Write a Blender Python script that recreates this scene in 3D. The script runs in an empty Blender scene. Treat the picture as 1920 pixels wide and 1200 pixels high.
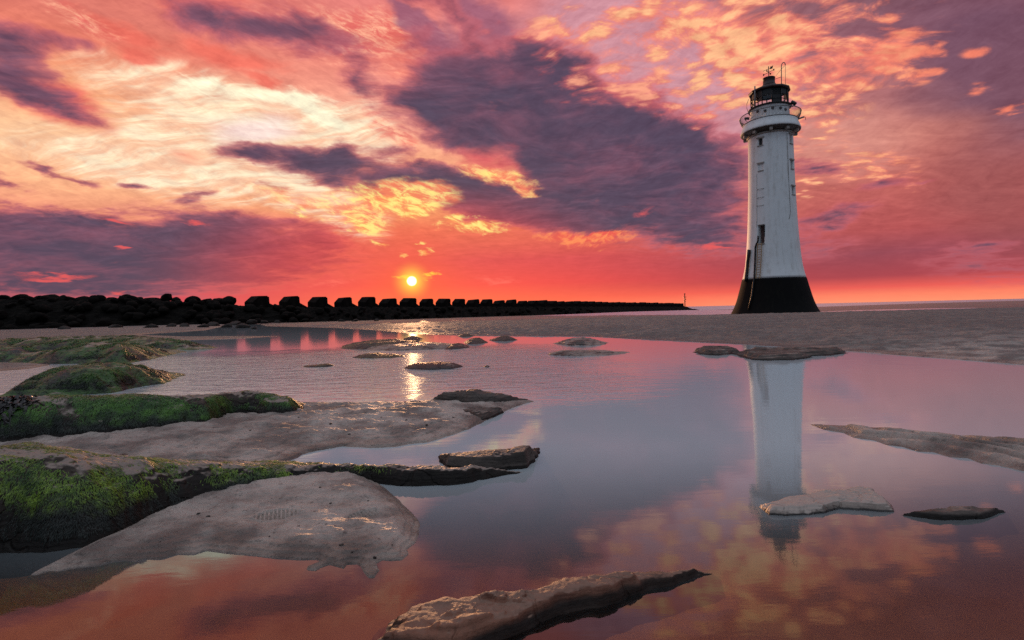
import bpy, bmesh, math, random
import numpy as np
from mathutils import Vector, Matrix, Euler

random.seed(7)
SC = bpy.context.scene
COL = SC.collection

# ------------------------------------------------------------------ camera model (used to survey the place from the photo)
ROLL = 0.0237
FPX = 1000.0          # focal length in photo pixels (1920 wide)
YC = 582.6            # row of the principal point
CAM_H = 1.1           # eye height above the pool surface
CR, SR = math.cos(ROLL), math.sin(ROLL)

def ray(x, y):
    u = (x - 960.0) / FPX
    v = (YC - y) / FPX
    return u * CR + v * SR, v * CR - u * SR      # X/Y , Z/Y

def G(x, y, z=0.0):
    """point of the level z seen at photo position (x, y)"""
    X, Z = ray(x, y)
    t = (z - CAM_H) / Z
    return (X * t, t, z)

def GP(lst, z=0.0):
    return np.array([G(p[0], p[1], p[2] if len(p) > 2 else z)[:2] for p in lst])

cam_d = bpy.data.cameras.new('camera')
cam_d.sensor_width = 36.0
cam_d.lens = 36.0 * FPX / 1920.0
cam_d.shift_y = -(600.0 - YC) / 1920.0
cam_d.clip_start = 0.05
cam_d.clip_end = 100000.0
cam = bpy.data.objects.new('camera', cam_d)
COL.objects.link(cam)
cam.matrix_world = Matrix(((CR, SR, 0, 0), (0, 0, -1, 0), (-SR, CR, 0, CAM_H), (0, 0, 0, 1)))
SC.camera = cam
SC.view_settings.view_transform = 'Standard'
SC.view_settings.look = 'None'
SC.view_settings.exposure = 0.0
SC.view_settings.gamma = 1.0
SC.render.engine = 'CYCLES'
SC.cycles.max_bounces = 8
SC.cycles.diffuse_bounces = 2
SC.cycles.glossy_bounces = 3
SC.cycles.transparent_max_bounces = 12
SC.cycles.sample_clamp_indirect = 4.0
SC.cycles.sample_clamp_direct = 5.0
SC.cycles.use_denoising = False
SC.cycles.caustics_reflective = False
SC.cycles.caustics_refractive = False

def lin(r, g, b):
    def f(c):
        c /= 255.0
        return c / 12.92 if c <= 0.04045 else ((c + 0.055) / 1.055) ** 2.4
    return (f(r), f(g), f(b), 1.0)

# ------------------------------------------------------------------ node helper
class N:
    def __init__(s, tree):
        s.t = tree; s.n = tree.nodes; s.l = tree.links
    def put(s, sock, v):
        if isinstance(v, bpy.types.NodeSocket): s.l.new(v, sock)
        elif v is not None:
            try: sock.default_value = v
            except Exception: sock.default_value = (v, v, v)
    def math(s, op, a, b=None, c=None, clamp=False):
        n = s.n.new('ShaderNodeMath'); n.operation = op; n.use_clamp = clamp
        for i, v in enumerate((a, b, c)):
            if v is not None: s.put(n.inputs[i], v)
        return n.outputs[0]
    def vmath(s, op, a, b=None, scale=None):
        n = s.n.new('ShaderNodeVectorMath'); n.operation = op
        s.put(n.inputs[0], a)
        if b is not None: s.put(n.inputs[1], b)
        if scale is not None: s.put(n.inputs['Scale'], scale)
        return n.outputs['Value'] if op in ('LENGTH', 'DOT_PRODUCT') else n.outputs[0]
    def xyz(s, x, y, z):
        n = s.n.new('ShaderNodeCombineXYZ')
        for i, v in enumerate((x, y, z)): s.put(n.inputs[i], v)
        return n.outputs[0]
    def sep(s, v):
        n = s.n.new('ShaderNodeSeparateXYZ'); s.put(n.inputs[0], v); return n.outputs
    def mapping(s, v, loc=(0, 0, 0), rot=0.0, scale=(1, 1, 1), kind='POINT'):
        n = s.n.new('ShaderNodeMapping'); n.vector_type = kind
        s.put(n.inputs['Vector'], v)
        if kind != 'NORMAL': n.inputs['Location'].default_value = loc
        n.inputs['Rotation'].default_value = (0, 0, rot)
        n.inputs['Scale'].default_value = scale
        return n.outputs[0]
    def noise(s, v, scale, detail=4.0, rough=0.55, dist=0.0, dim='3D', lac=2.0, out='Fac', ridged=False):
        n = s.n.new('ShaderNodeTexNoise'); n.noise_dimensions = dim
        s.put(n.inputs['Vector'], v)
        s.put(n.inputs['Scale'], scale); n.inputs['Detail'].default_value = detail
        n.inputs['Roughness'].default_value = rough; n.inputs['Lacunarity'].default_value = lac
        n.inputs['Distortion'].default_value = dist
        return n.outputs[out]
    def voro(s, v, scale, feature='SMOOTH_F1', rand=1.0, smooth=0.4, out='Distance', dim='2D', detail=0.0):
        n = s.n.new('ShaderNodeTexVoronoi'); n.voronoi_dimensions = dim; n.feature = feature
        s.put(n.inputs['Vector'], v); n.inputs['Scale'].default_value = scale
        n.inputs['Randomness'].default_value = rand
        n.inputs['Detail'].default_value = detail
        if 'Smoothness' in n.inputs and feature == 'SMOOTH_F1': n.inputs['Smoothness'].default_value = smooth
        return n.outputs[out]
    def sstep(s, v, a, b, o0=0.0, o1=1.0, kind='SMOOTHSTEP'):
        n = s.n.new('ShaderNodeMapRange'); n.interpolation_type = kind
        s.put(n.inputs['Value'], v); n.inputs['From Min'].default_value = a; n.inputs['From Max'].default_value = b
        n.inputs['To Min'].default_value = o0; n.inputs['To Max'].default_value = o1
        return n.outputs['Result']
    def mix(s, f, a, b, mode='MIX'):
        n = s.n.new('ShaderNodeMix'); n.data_type = 'RGBA'; n.blend_type = mode
        s.put(n.inputs[0], f); s.put(n.inputs[6], a); s.put(n.inputs[7], b)
        return n.outputs[2]
    def ramp(s, v, stops, interp='LINEAR'):
        n = s.n.new('ShaderNodeValToRGB'); n.color_ramp.interpolation = interp
        e = n.color_ramp.elements
        while len(e) < len(stops): e.new(0.5)
        for i, (p, c) in enumerate(stops):
            e[i].position = p; e[i].color = c
        s.put(n.inputs[0], v); return n.outputs[0]
    def sphere(s, v):
        n = s.n.new('ShaderNodeTexGradient'); n.gradient_type = 'SPHERICAL'; s.put(n.inputs[0], v); return n.outputs['Fac']
# ------------------------------------------------------------------ sky (world) : sunset clouds as a function of direction
SUN_PX = (772.0, 527.0)
_sx, _sz = ray(*SUN_PX)
SUN_DIR = Vector((_sx, 1.0, _sz)).normalized()
SUN_EL = math.asin(SUN_DIR.z)
SUN_AZ = math.atan2(SUN_DIR.x, SUN_DIR.y)

W = bpy.data.worlds.new('World'); SC.world = W; W.use_nodes = True
W.cycles.sampling_method = 'MANUAL'; W.cycles.sample_map_resolution = 1024
wt = W.node_tree
for n_ in list(wt.nodes): wt.nodes.remove(n_)
k = N(wt)

def PT(x, y):
    X, Z = ray(x, y)
    return math.atan(X), Z / math.sqrt(1 + X * X)

tc = wt.nodes.new('ShaderNodeTexCoord')
dirv = tc.outputs['Generated']
dx, dy, dz = k.sep(dirv)
az = k.math('ARCTAN2', dx, dy)
hor = k.math('SQRT', k.math('ADD', k.math('MULTIPLY', dx, dx), k.math('MULTIPLY', dy, dy)))
tt = k.math('DIVIDE', k.math('MAXIMUM', dz, 0.0), k.math('MAXIMUM', hor, 0.02))
P0 = k.xyz(az, tt, 0.0)
# cloud-deck coordinates: perspective of a level cloud sheet
den = k.math('ADD', k.math('MAXIMUM', dz, 0.0), 0.16)
Q = k.xyz(k.math('DIVIDE', dx, den), k.math('DIVIDE', dy, den), 0.0)
Qr = k.mapping(Q, rot=math.radians(-28))
w1 = k.vmath('SUBTRACT', k.noise(Q, 1.6, 3.0, 0.55, out='Color'), (0.5, 0.5, 0.5))
w2 = k.vmath('SUBTRACT', k.noise(Q, 7.0, 4.0, 0.6, out='Color'), (0.5, 0.5, 0.5))
ws = k.math('ADD', k.math('MULTIPLY', tt, 0.30), 0.028)
P1 = k.vmath('ADD', P0, k.vmath('SCALE', k.vmath('MULTIPLY', w1, (1.0, 0.8, 0)), scale=ws))
P = k.vmath('ADD', P1, k.vmath('SCALE', k.vmath('MULTIPLY', w2, (1.0, 0.8, 0)), scale=k.math('MULTIPLY', ws, 0.42)))
Psoft = P1
Qw = k.vmath('ADD', Q, k.vmath('SCALE', w1, scale=0.5))

# shared noises
nA = k.noise(Qw, 4.6, 10.0, 0.64)
nB = k.noise(k.mapping(Qw, rot=0.7, scale=(1, 2.2, 1)), 6.5, 9.0, 0.68)                                             # billow
nStreak = k.noise(k.mapping(Qw, rot=math.radians(58), scale=(1.6, 7.5, 1.0)), 2.0, 8.0, 0.62)   # drawn-out streaks
nFineL = k.noise(k.mapping(k.mapping(P0, rot=math.radians(17)), scale=(30, 85, 1)), 1.0, 7.0, 0.68, dist=0.5)
nFineR = k.noise(k.mapping(k.mapping(P0, rot=math.radians(-20)), scale=(34, 70, 1)), 1.0, 7.0, 0.68, dist=0.5)
fm_ = k.sstep(az, PT(800, 300)[0], PT(1150, 300)[0])
nFine = k.math('ADD', k.math('MULTIPLY', nFineL, k.math('SUBTRACT', 1.0, fm_)), k.math('MULTIPLY', nFineR, fm_))  # small ripples of thin cloud
vPuff = k.voro(k.vmath('ADD', k.mapping(Q, rot=0.45, scale=(1.0, 1.35, 1)), k.vmath('SCALE', w2, scale=0.16)), 12.5, 'SMOOTH_F1', 1.0, 0.7)
nPuff = k.noise(k.mapping(Qw, rot=0.5, scale=(1.0, 1.5, 1)), 11.0, 8.0, 0.64)
nPatch = k.noise(Q, 2.6, 3.0, 0.5)

def blob_field(P_, lst, spread=1.0):
    acc = None
    for b in lst:
        x1, y1, x2, y2, w = b[:5]
        wt_ = b[5] if len(b) > 5 else 1.0
        a1 = PT(x1, y1); a2 = PT(x2, y2)
        cx, cy = (a1[0] + a2[0]) / 2, (a1[1] + a2[1]) / 2
        ddx, ddy = a2[0] - a1[0], a2[1] - a1[1]
        L = math.hypot(ddx, ddy) / 2
        X = math.tan(cx); sc = 1.0 / (FPX * math.sqrt(1 + X * X))
        wv = w * sc * spread
        hl = L + wv * 1.0
        m = k.mapping(P_, loc=(cx, cy, 0), rot=math.atan2(ddy, ddx), scale=(hl, wv, 1.0), kind='TEXTURE')
        g = k.sphere(m)
        acc = k.math('MULTIPLY', g, wt_) if acc is None else k.math('MULTIPLY_ADD', g, wt_, acc)
    return acc

# --- base colours by height, at three bearings
def vramp(x, stops):
    return k.ramp(k.math('DIVIDE', tt, 0.75), sorted([(min(1.0, max(0.0, PT(x, y)[1] / 0.75)), lin(*c)) for y, c in stops], key=lambda q: q[0]))
rL = vramp(100, [(603, (226, 80, 96)), (570, (214, 78, 95)), (520, (186, 80, 96)), (430, (236, 132, 110)), (350, (252, 178, 135)), (250, (254, 200, 155)), (150, (252, 168, 122)), (60, (236, 130, 108)), (0, (222, 122, 108))])
rM = vramp(780, [(586, (255, 112, 84)), (567, (255, 104, 78)), (535, (246, 78, 76)), (490, (224, 78, 82)), (430, (236, 112, 86)), (370, (250, 172, 112)), (300, (253, 175, 135)), (220, (252, 176, 152)), (120, (243, 142, 126)), (0, (232, 130, 125))])
rR = vramp(1700, [(566, (255, 150, 112)), (550, (255, 132, 102)), (536, (236, 96, 88)), (515, (172, 70, 80)), (470, (150, 72, 86)), (425, (182, 84, 86)), (350, (190, 98, 94)), (250, (202, 124, 114)), (150, (180, 112, 114)), (60, (156, 100, 112)), (0, (138, 92, 104))])
azL, azM, azR = PT(180, 500)[0], PT(780, 500)[0], PT(1640, 500)[0]
col = k.mix(k.sstep(az, azL, azM), rL, rM)
col = k.mix(k.sstep(az, azM + 0.12, azR), col, rR)

def paint(col, lst, c, lo, hi, noise=None, amp=0.0, op=1.0, P_=None, spread=1.0):
    f = blob_field(P if P_ is None else P_, lst, spread)
    if noise is not None:
        f = k.math('ADD', f, k.math('MULTIPLY', k.math('SUBTRACT', noise, 0.5), k.sstep(f, 0.0, 0.3, 0.0, amp)))
    f = k.sstep(f, lo, hi, 0.0, op)
    return k.mix(f, col, c if isinstance(c, bpy.types.NodeSocket) else lin(*c)), f

# --- broad tints
col, _ = paint(col, [(1160, 70, 1330, 190, 190), (1000, 60, 1250, 60, 130), (1420, 190, 1420, 240, 130, 0.7)], (205, 146, 160), 0.05, 0.75, P_=Psoft, op=0.85)
col, _ = paint(col, [(1760, 40, 1960, 60, 190), (1850, 150, 1950, 240, 170, 0.8), (1500, 215, 1700, 200, 60, 0.4)], (112, 76, 96), 0.05, 0.9, P_=Psoft, op=0.9)
col, _ = paint(col, [(1780, 300, 1960, 420, 130)], (150, 82, 84), 0.0, 0.9, P_=Psoft, op=0.7)
col, _ = paint(col, [(1520, 260, 1640, 260, 90)], (224, 152, 138), 0.0, 0.9, P_=Psoft, op=0.6)
# --- luminous thin cloud, left and centre
col, fb = paint(col, [(150, 130, 640, 250, 95), (420, 190, 690, 240, 70), (40, 265, 400, 275, 80, 0.9), (200, 320, 560, 340, 66, 0.9), (690, 180, 710, 300, 60, 0.8), (470, 300, 700, 420, 66, 0.8)],
                k.mix(k.sstep(nStreak, 0.38, 0.62), lin(253, 200, 166), lin(255, 240, 206)), 0.06, 0.70, nStreak, 1.0, 0.88, P_=Psoft)
col, _ = paint(col, [(400, 232, 570, 240, 38)], (250, 222, 214), 0.1, 0.8, nFine, 0.4, 0.9, P_=Psoft)
col, _ = paint(col, [(480, 175, 640, 190, 34), (560, 205, 670, 240, 30), (330, 150, 470, 170, 26, 0.8)], (255, 248, 214), 0.15, 0.8, nFine, 0.9, 0.9)
# --- salmon streaks crossing the left half
col, _ = paint(col, [(120, 20, 330, 90, 40), (330, 60, 560, 120, 36), (200, 90, 300, 120, 26), (480, 132, 560, 165, 16), (0, 150, 190, 215, 46), (310, 255, 400, 300, 30, 0.55), (640, 60, 860, 130, 60, 0.8), (300, 0, 480, 0, 40)],
               (238, 112, 96), 0.10, 0.75, nStreak, 0.9, 0.9)
col, _ = paint(col, [(470, 20, 820, 110, 70), (100, 15, 190, 50, 40), (700, 200, 760, 260, 40, 0.8)], k.mix(k.sstep(nFine, 0.40, 0.62), lin(236, 112, 104), lin(255, 184, 150)), 0.1, 1.0, nB, 2.4, 0.9)
# --- orange puffs of altocumulus, top right
fz = blob_field(Psoft, [(1100, 10, 1340, 50, 110), (1380, 40, 1640, 40, 130), (1330, 130, 1560, 130, 90, 0.75), (1420, 275, 1600, 190, 70, 0.8), (1600, 120, 1700, 70, 70), (1000, 40, 1100, 90, 60, 0.6), (1180, 130, 1330, 230, 80, 0.42), (1440, 340, 1560, 320, 50, 0.5), (1300, 215, 1370, 190, 40, 0.5), (1000, 100, 1200, 170, 70, 0.45), (1690, 150, 1745, 135, 24, 0.9), (1850, 225, 1915, 205, 20, 0.8), (1560, 290, 1700, 330, 50, 0.55), (1800, 90, 1830, 85, 20, 0.6), (1720, 92, 1750, 95, 16, 0.7), (1800, 178, 1835, 172, 16, 0.7)])
pf = k.math('SUBTRACT', k.math('MULTIPLY', k.math('SUBTRACT', nPuff, 0.5), 2.3), k.math('MULTIPLY', k.math('SUBTRACT', vPuff, 0.40), 1.0))
pf = k.math('ADD', pf, k.math('MULTIPLY', k.math('SUBTRACT', nPatch, 0.5), 1.2))
pfm = k.math('MULTIPLY', k.sstep(k.math('ADD', k.math('MULTIPLY', fz, 0.95), pf), 0.16, 0.90), k.sstep(fz, 0.02, 0.40))
puffc = k.mix(k.sstep(k.math('ADD', pf, k.math('MULTIPLY', fz, 0.3)), 0.05, 0.7), lin(240, 128, 112), lin(255, 188, 140))
puffc = k.mix(k.sstep(az, PT(1520, 200)[0], PT(1820, 200)[0]), puffc, lin(240, 128, 104))
col = k.mix(pfm, col, puffc)
# --- soft mauve veil where dark cloud thins out into the puffs
col, _ = paint(col, [(760, 90, 1060, 170, 90), (820, 0, 960, 60, 60), (1000, 170, 1330, 250, 80), (700, 10, 820, 110, 30), (560, 60, 680, 96, 30, 0.8)], (150, 92, 118), 0.15, 0.85, nA, 1.3, 0.85)
# --- the dark violet cloud masses
dark = [(770, 180, 860, 195, 70), (850, 200, 960, 225, 85), (960, 180, 1050, 170, 85, 0.9), (1010, 250, 1130, 290, 100), (1010, 290, 1050, 350, 62), (1120, 180, 1200, 210, 55, 0.7), (1130, 280, 1300, 300, 110), (1250, 300, 1390, 310, 75, 0.8), (1130, 380, 1390, 400, 85),
        (1240, 430, 1390, 440, 40, 0.7), (960, 120, 1060, 140, 40, 0.6), (1060, 130, 1130, 180, 36, 0.6), (1220, 235, 1330, 250, 36, 0.6), (700, 335, 900, 370, 26, 0.7), (860, 395, 1010, 412, 20, 0.6), (1000, 400, 1180, 418, 42), (860, 130, 930, 110, 40, 0.55), (1000, 110, 1080, 130, 40, 0.6), (850, 260, 930, 270, 30, 0.5),
        (420, 270, 520, 282, 24), (500, 282, 640, 312, 36), (600, 300, 820, 342, 46), (760, 330, 930, 375, 46, 1.1), (850, 360, 1040, 402, 48, 1.1), (625, 278, 650, 285, 24, 0.7), (480, 320, 560, 350, 12, 0.5), (690, 268, 770, 278, 13, 0.5), (920, 340, 960, 350, 12, 0.5),
        (676, 140, 684, 148, 36, 0.75), (-60, 60, 40, 75, 44, 0.8), (-60, 110, 70, 150, 40, 0.8), (20, 160, 180, 212, 22, 0.7), (60, 60, 160, 90, 22, 0.4), (260, -20, 540, 40, 46, 0.9), (500, 45, 650, 95, 34, 0.75), (700, -10, 820, 25, 28, 0.7), (830, 10, 880, 90, 26, 0.65), (740, 100, 800, 80, 20, 0.45),
        (40, 318, 120, 328, 11, 0.8), (110, 330, 185, 350, 9, 0.6), (225, 350, 280, 353, 11, 0.75), (335, 375, 400, 365, 12, 0.55), (-40, 352, 50, 362, 12, 0.7),
        (-100, 420, 220, 408, 26, 0.8), (-150, 470, 250, 470, 82, 1.25), (200, 455, 560, 472, 76, 1.2), (250, 425, 520, 430, 30, 0.8), (60, 520, 480, 530, 34, 0.6), (560, 430, 640, 435, 30, 0.7), (500, 480, 700, 490, 50, 0.7), (-100, 535, 300, 545, 30, 0.7), (300, 500, 560, 520, 40, 0.6),
        (1490, 320, 1550, 297, 15, 0.9), (1490, 425, 1640, 382, 28, 0.75), (1590, 350, 1700, 318, 14, 0.6), (1430, 470, 1600, 460, 34, 0.5), (1680, 335, 1750, 322, 8, 0.5), (1780, 468, 1920, 462, 12, 0.5), (1540, 430, 1590, 428, 8, 0.5), (1700, 480, 2000, 520, 50, 0.35)]
D = blob_field(P, dark, 1.25)
D = k.math('MINIMUM', D, 1.15)
D = k.math('MULTIPLY', D, 0.95)
dn = k.math('ADD', D, k.math('MULTIPLY', k.math('SUBTRACT', nA, 0.5), k.sstep(D, 0.0, 0.35, 0.0, 1.7)))
near_sun = k.sphere(k.mapping(P0, loc=(PT(*SUN_PX)[0], PT(*SUN_PX)[1], 0), scale=(0.46, 0.20, 1), kind='TEXTURE'))
rimc = k.mix(k.sstep(near_sun, 0.05, 0.8), lin(214, 104, 112), lin(250, 96, 82))
corec = k.mix(k.sstep(near_sun, 0.02, 0.62), lin(86, 70, 92), lin(190, 64, 78))
midc = k.mix(k.sstep(near_sun, 0.02, 0.62), lin(132, 82, 102), lin(212, 78, 82))
shade = k.sstep(k.math('ADD', k.math('ADD', k.math('MULTIPLY', k.noise(Qw, 2.4, 4.0, 0.6), 0.9), k.math('MULTIPLY', nB, 0.35)), k.math('MULTIPLY', D, -0.25)), 0.24, 0.66)
corec = k.mix(shade, corec, midc)
col = k.mix(k.sstep(dn, 0.02, 0.55, 0.0, 0.8), col, rimc)
col = k.mix(k.sstep(dn, 0.10, 0.90), col, corec)
# --- openings in the dark mass, and puffs lit in front of its upper edge
col, _ = paint(col, [(850, 285, 960, 300, 40, 0.8), (900, 320, 990, 350, 40)], (226, 98, 102), 0.05, 1.0, nA, 1.2, 0.85)
col, _ = paint(col, [(870, 322, 960, 340, 22), (930, 345, 1005, 362, 20), (960, 367, 1000, 370, 9)], k.mix(k.sstep(nFine, 0.42, 0.60), lin(252, 130, 100), lin(255, 205, 130)), 0.12, 0.95, nFine, 1.8, 0.9)
fz2 = blob_field(Psoft, [(1000, 110, 1180, 160, 70), (1150, 130, 1290, 200, 60), (1280, 215, 1370, 195, 34), (980, 60, 1040, 70, 40), (1300, 240, 1320, 230, 20), (850, 60, 930, 60, 40, 0.8)])
pf2 = k.math('MULTIPLY', k.sstep(k.math('ADD', k.math('MULTIPLY', fz2, 0.9), pf), 0.34, 1.5), k.sstep(fz2, 0.02, 0.6))
col = k.mix(k.math('MULTIPLY', pf2, 0.9), col, k.mix(k.sstep(pf2, 0.3, 1.0), lin(226, 104, 104), lin(255, 168, 136)))
# --- fine tonal grain of the whole cloud sheet
gr = k.math('ADD', k.math('MULTIPLY', k.math('SUBTRACT', nStreak, 0.5), 0.22), k.math('MULTIPLY', k.math('SUBTRACT', nFine, 0.5), 0.55))
gr = k.math('ADD', gr, k.math('MULTIPLY', k.math('SUBTRACT', nB, 0.5), 0.65))
gv = k.math('ADD', 1.0, k.math('MULTIPLY', gr, k.sstep(tt, 0.02, 0.16, 0.15, 1.0)))
col = k.mix(1.0, col, k.xyz(gv, k.math('POWER', gv, 1.35), k.math('POWER', gv, 1.15)), 'MULTIPLY')
# --- glints inside and under the clouds
col, _ = paint(col, [(215, 473, 245, 471, 7), (0, 517, 190, 519, 8, 0.9), (180, 398, 250, 418, 8, 0.8), (330, 410, 400, 418, 6, 0.7), (200, 548, 245, 547, 6, 0.6), (1290, 462, 1400, 455, 9, 0.8), (1175, 402, 1230, 385, 16, 0.45)], (236, 92, 92), 0.15, 0.7, nFine, 0.9, 0.85)
col, _ = paint(col, [(990, 440, 1130, 455, 20), (1060, 468, 1195, 445, 20), (1110, 455, 1165, 440, 14)], k.mix(k.sstep(nFine, 0.42, 0.60), lin(238, 92, 80), lin(255, 146, 92)), 0.14, 0.95, nFine, 2.2, 0.95)
col, fy0 = paint(col, [(600, 375, 830, 360, 44), (630, 400, 720, 425, 26), (740, 345, 850, 370, 34), (480, 330, 600, 390, 36, 0.7), (880, 318, 960, 350, 24, 0.8), (950, 330, 1000, 360, 18, 0.7)], k.mix(k.sstep(nFine, 0.40, 0.60), lin(250, 132, 96), lin(255, 206, 136)), 0.05, 0.85, nA, 1.6, 0.9)
col, fy = paint(col, [(600, 372, 850, 365, 42), (630, 405, 720, 425, 24), (740, 400, 800, 395, 18), (810, 425, 960, 428, 20), (830, 410, 870, 405, 14), (700, 448, 735, 462, 10), (775, 455, 800, 453, 6), (785, 474, 810, 472, 9), (750, 483, 765, 484, 5), (900, 328, 950, 345, 14, 0.7), (960, 340, 1000, 348, 10, 0.7), (530, 390, 600, 400, 18, 0.6)],
                 k.mix(k.sstep(nFine, 0.40, 0.60), lin(252, 150, 88), lin(255, 238, 136)), 0.22, 1.0, nFine, 2.6, 0.95)
# --- glow, lit wisps and disc of the sun
sp = k.vmath('DISTANCE', dirv, tuple(SUN_DIR)) if False else None
sd_ = k.vmath('LENGTH', k.vmath('SUBTRACT', dirv, tuple(SUN_DIR)))
glow = k.math('POWER', k.math('SUBTRACT', 1.0, k.math('MINIMUM', k.math('DIVIDE', sd_, 0.16), 1.0)), 2.2)
col = k.mix(k.math('MULTIPLY', glow, 0.75), col, lin(255, 92, 60))
col, _ = paint(col, [(735, 520, 765, 521, 9), (785, 521, 830, 514, 8)], (255, 206, 70), 0.2, 1.0, nFine, 2.6, 0.95, P_=P)
col, _ = paint(col, [(560, 538, 690, 530, 8, 0.6), (860, 520, 1000, 524, 8, 0.6), (900, 535, 960, 525, 6, 0.6)], (255, 110, 100), 0.2, 0.7, nFine, 1.4, 0.6)
glow2 = k.math('POWER', k.math('SUBTRACT', 1.0, k.math('MINIMUM', k.math('DIVIDE', sd_, 0.042), 1.0)), 2.2)
col = k.mix(k.math('MINIMUM', k.math('MULTIPLY', glow2, 1.35), 1.0), col, lin(255, 232, 84))
# --- the part of the sky behind the photographer: dusk blue, brighter aloft
behind = k.sstep(k.math('ABSOLUTE', az), 0.85, 1.75)
bl = k.ramp(tt, [(0.0, (0.13, 0.15, 0.20, 1)), (0.35, (0.22, 0.28, 0.38, 1)), (1.0, (0.45, 0.54, 0.68, 1))])
col = k.mix(behind, col, bl)
zen = k.sstep(tt, 0.62, 1.25)
col = k.mix(zen, col, (0.72, 0.80, 0.94, 1))
disc = k.sstep(sd_, 0.0055, 0.0098, 1.0, 0.0)
bg = wt.nodes.new('ShaderNodeBackground'); k.put(bg.inputs['Color'], col); bg.inputs['Strength'].default_value = 1.0
bgd = wt.nodes.new('ShaderNodeBackground'); bgd.inputs['Color'].default_value = (1.0, 0.80, 0.35, 1)
k.put(bgd.inputs['Strength'], k.math('MULTIPLY', disc, 6.0))
sky = wt.nodes.new('ShaderNodeTexSky'); sky.sky_type = 'NISHITA'; sky.sun_disc = False
sky.sun_elevation = SUN_EL; sky.sun_rotation = SUN_AZ
bgs = wt.nodes.new('ShaderNodeBackground'); k.put(bgs.inputs['Color'], sky.outputs[0]); bgs.inputs['Strength'].default_value = 0.002
a1_ = wt.nodes.new('ShaderNodeAddShader'); a2_ = wt.nodes.new('ShaderNodeAddShader')
wt.links.new(bg.outputs[0], a1_.inputs[0]); wt.links.new(bgd.outputs[0], a1_.inputs[1])
wt.links.new(a1_.outputs[0], a2_.inputs[0]); wt.links.new(bgs.outputs[0], a2_.inputs[1])
wo = wt.nodes.new('ShaderNodeOutputWorld'); wt.links.new(a2_.outputs[0], wo.inputs['Surface'])

sun_d = bpy.data.lights.new('sun', 'SUN'); sun_d.energy = 2.0; sun_d.angle = math.radians(0.5); sun_d.color = (1.0, 0.50, 0.24)
sun = bpy.data.objects.new('sun', sun_d); COL.objects.link(sun)
sun.rotation_euler = (-SUN_DIR).to_track_quat('-Z', 'Y').to_euler()
# ------------------------------------------------------------------ numeric helpers
_rng = np.random.RandomState(11)
_perm = _rng.permutation(256); _perm = np.concatenate([_perm, _perm, _perm])
_ga = _rng.rand(256) * 2 * np.pi
_gx, _gy = np.cos(_ga), np.sin(_ga)

def perlin(x, y, seed=0):
    x = np.asarray(x, float) + seed * 17.31; y = np.asarray(y, float) - seed * 9.77
    xi = np.floor(x).astype(int); yi = np.floor(y).astype(int)
    xf = x - xi; yf = y - yi
    u = xf * xf * xf * (xf * (xf * 6 - 15) + 10); v = yf * yf * yf * (yf * (yf * 6 - 15) + 10)
    def g(ix, iy, fx, fy):
        h = _perm[_perm[ix & 255] + (iy & 255)]
        return _gx[h] * fx + _gy[h] * fy
    a = g(xi, yi, xf, yf); b = g(xi + 1, yi, xf - 1, yf)
    c = g(xi, yi + 1, xf, yf - 1); d = g(xi + 1, yi + 1, xf - 1, yf - 1)
    return (a + u * (b - a)) * (1 - v) + (c + u * (d - c)) * v

def fbm(x, y, octv=4, seed=0, gain=0.5):
    s = 0; a = 1.0; f = 1.0
    for i in range(octv):
        s = s + a * perlin(x * f, y * f, seed + i * 3); a *= gain; f *= 2.03
    return s

def ridged(x, y, octv=4, seed=0):
    s = 0; a = 1.0; f = 1.0
    for i in range(octv):
        s = s + a * (1 - np.abs(perlin(x * f, y * f, seed + i * 3)) * 2); a *= 0.5; f *= 2.03
    return s / 1.9

def ss(v, a, b):
    t = np.clip((v - a) / (b - a), 0, 1); return t * t * (3 - 2 * t)

def sdist(x, y, poly):
    """signed distance to a closed outline, positive inside"""
    x = np.asarray(x, float); y = np.asarray(y, float)
    d2 = np.full(x.shape, 1e18); ins = np.zeros(x.shape, bool)
    n = len(poly)
    for i in range(n):
        ax, ay = poly[i]; bx, by = poly[(i + 1) % n]
        ex, ey = bx - ax, by - ay
        l2 = ex * ex + ey * ey + 1e-18
        t = np.clip(((x - ax) * ex + (y - ay) * ey) / l2, 0, 1)
        qx = x - ax - t * ex; qy = y - ay - t * ey
        d2 = np.minimum(d2, qx * qx + qy * qy)
        if abs(ey) > 1e-12:
            c = ((ay > y) != (by > y)) & (x < ex * (y - ay) / ey + ax)
            ins ^= c
    d = np.sqrt(d2)
    return np.where(ins, d, -d)

def sdist_box(x, y, poly, pad):
    """same, evaluated only near the outline; -pad elsewhere"""
    lo = poly.min(0) - pad; hi = poly.max(0) + pad
    m = (x > lo[0]) & (x < hi[0]) & (y > lo[1]) & (y < hi[1])
    out = np.full(x.shape, -float(pad))
    if m.any(): out[m] = np.maximum(sdist(x[m], y[m], poly), -pad)
    return out

def mesh_np(name, verts, faces, mat=None, parent=None, smooth=True):
    me = bpy.data.meshes.new(name)
    verts = np.ascontiguousarray(verts, dtype=np.float32); faces = np.ascontiguousarray(faces, dtype=np.int32)
    nv, nf, kk = len(verts), len(faces), faces.shape[1]
    me.vertices.add(nv); me.vertices.foreach_set('co', verts.ravel())
    me.loops.add(nf * kk); me.loops.foreach_set('vertex_index', faces.ravel())
    me.polygons.add(nf)
    me.polygons.foreach_set('loop_start', np.arange(0, nf * kk, kk, dtype=np.int32))
    me.polygons.foreach_set('loop_total', np.full(nf, kk, dtype=np.int32))
    me.polygons.foreach_set('use_smooth', np.full(nf, smooth))
    me.update(calc_edges=True)
    if mat: me.materials.append(mat)
    o = bpy.data.objects.new(name, me); COL.objects.link(o)
    if parent: o.parent = parent
    return o

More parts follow.
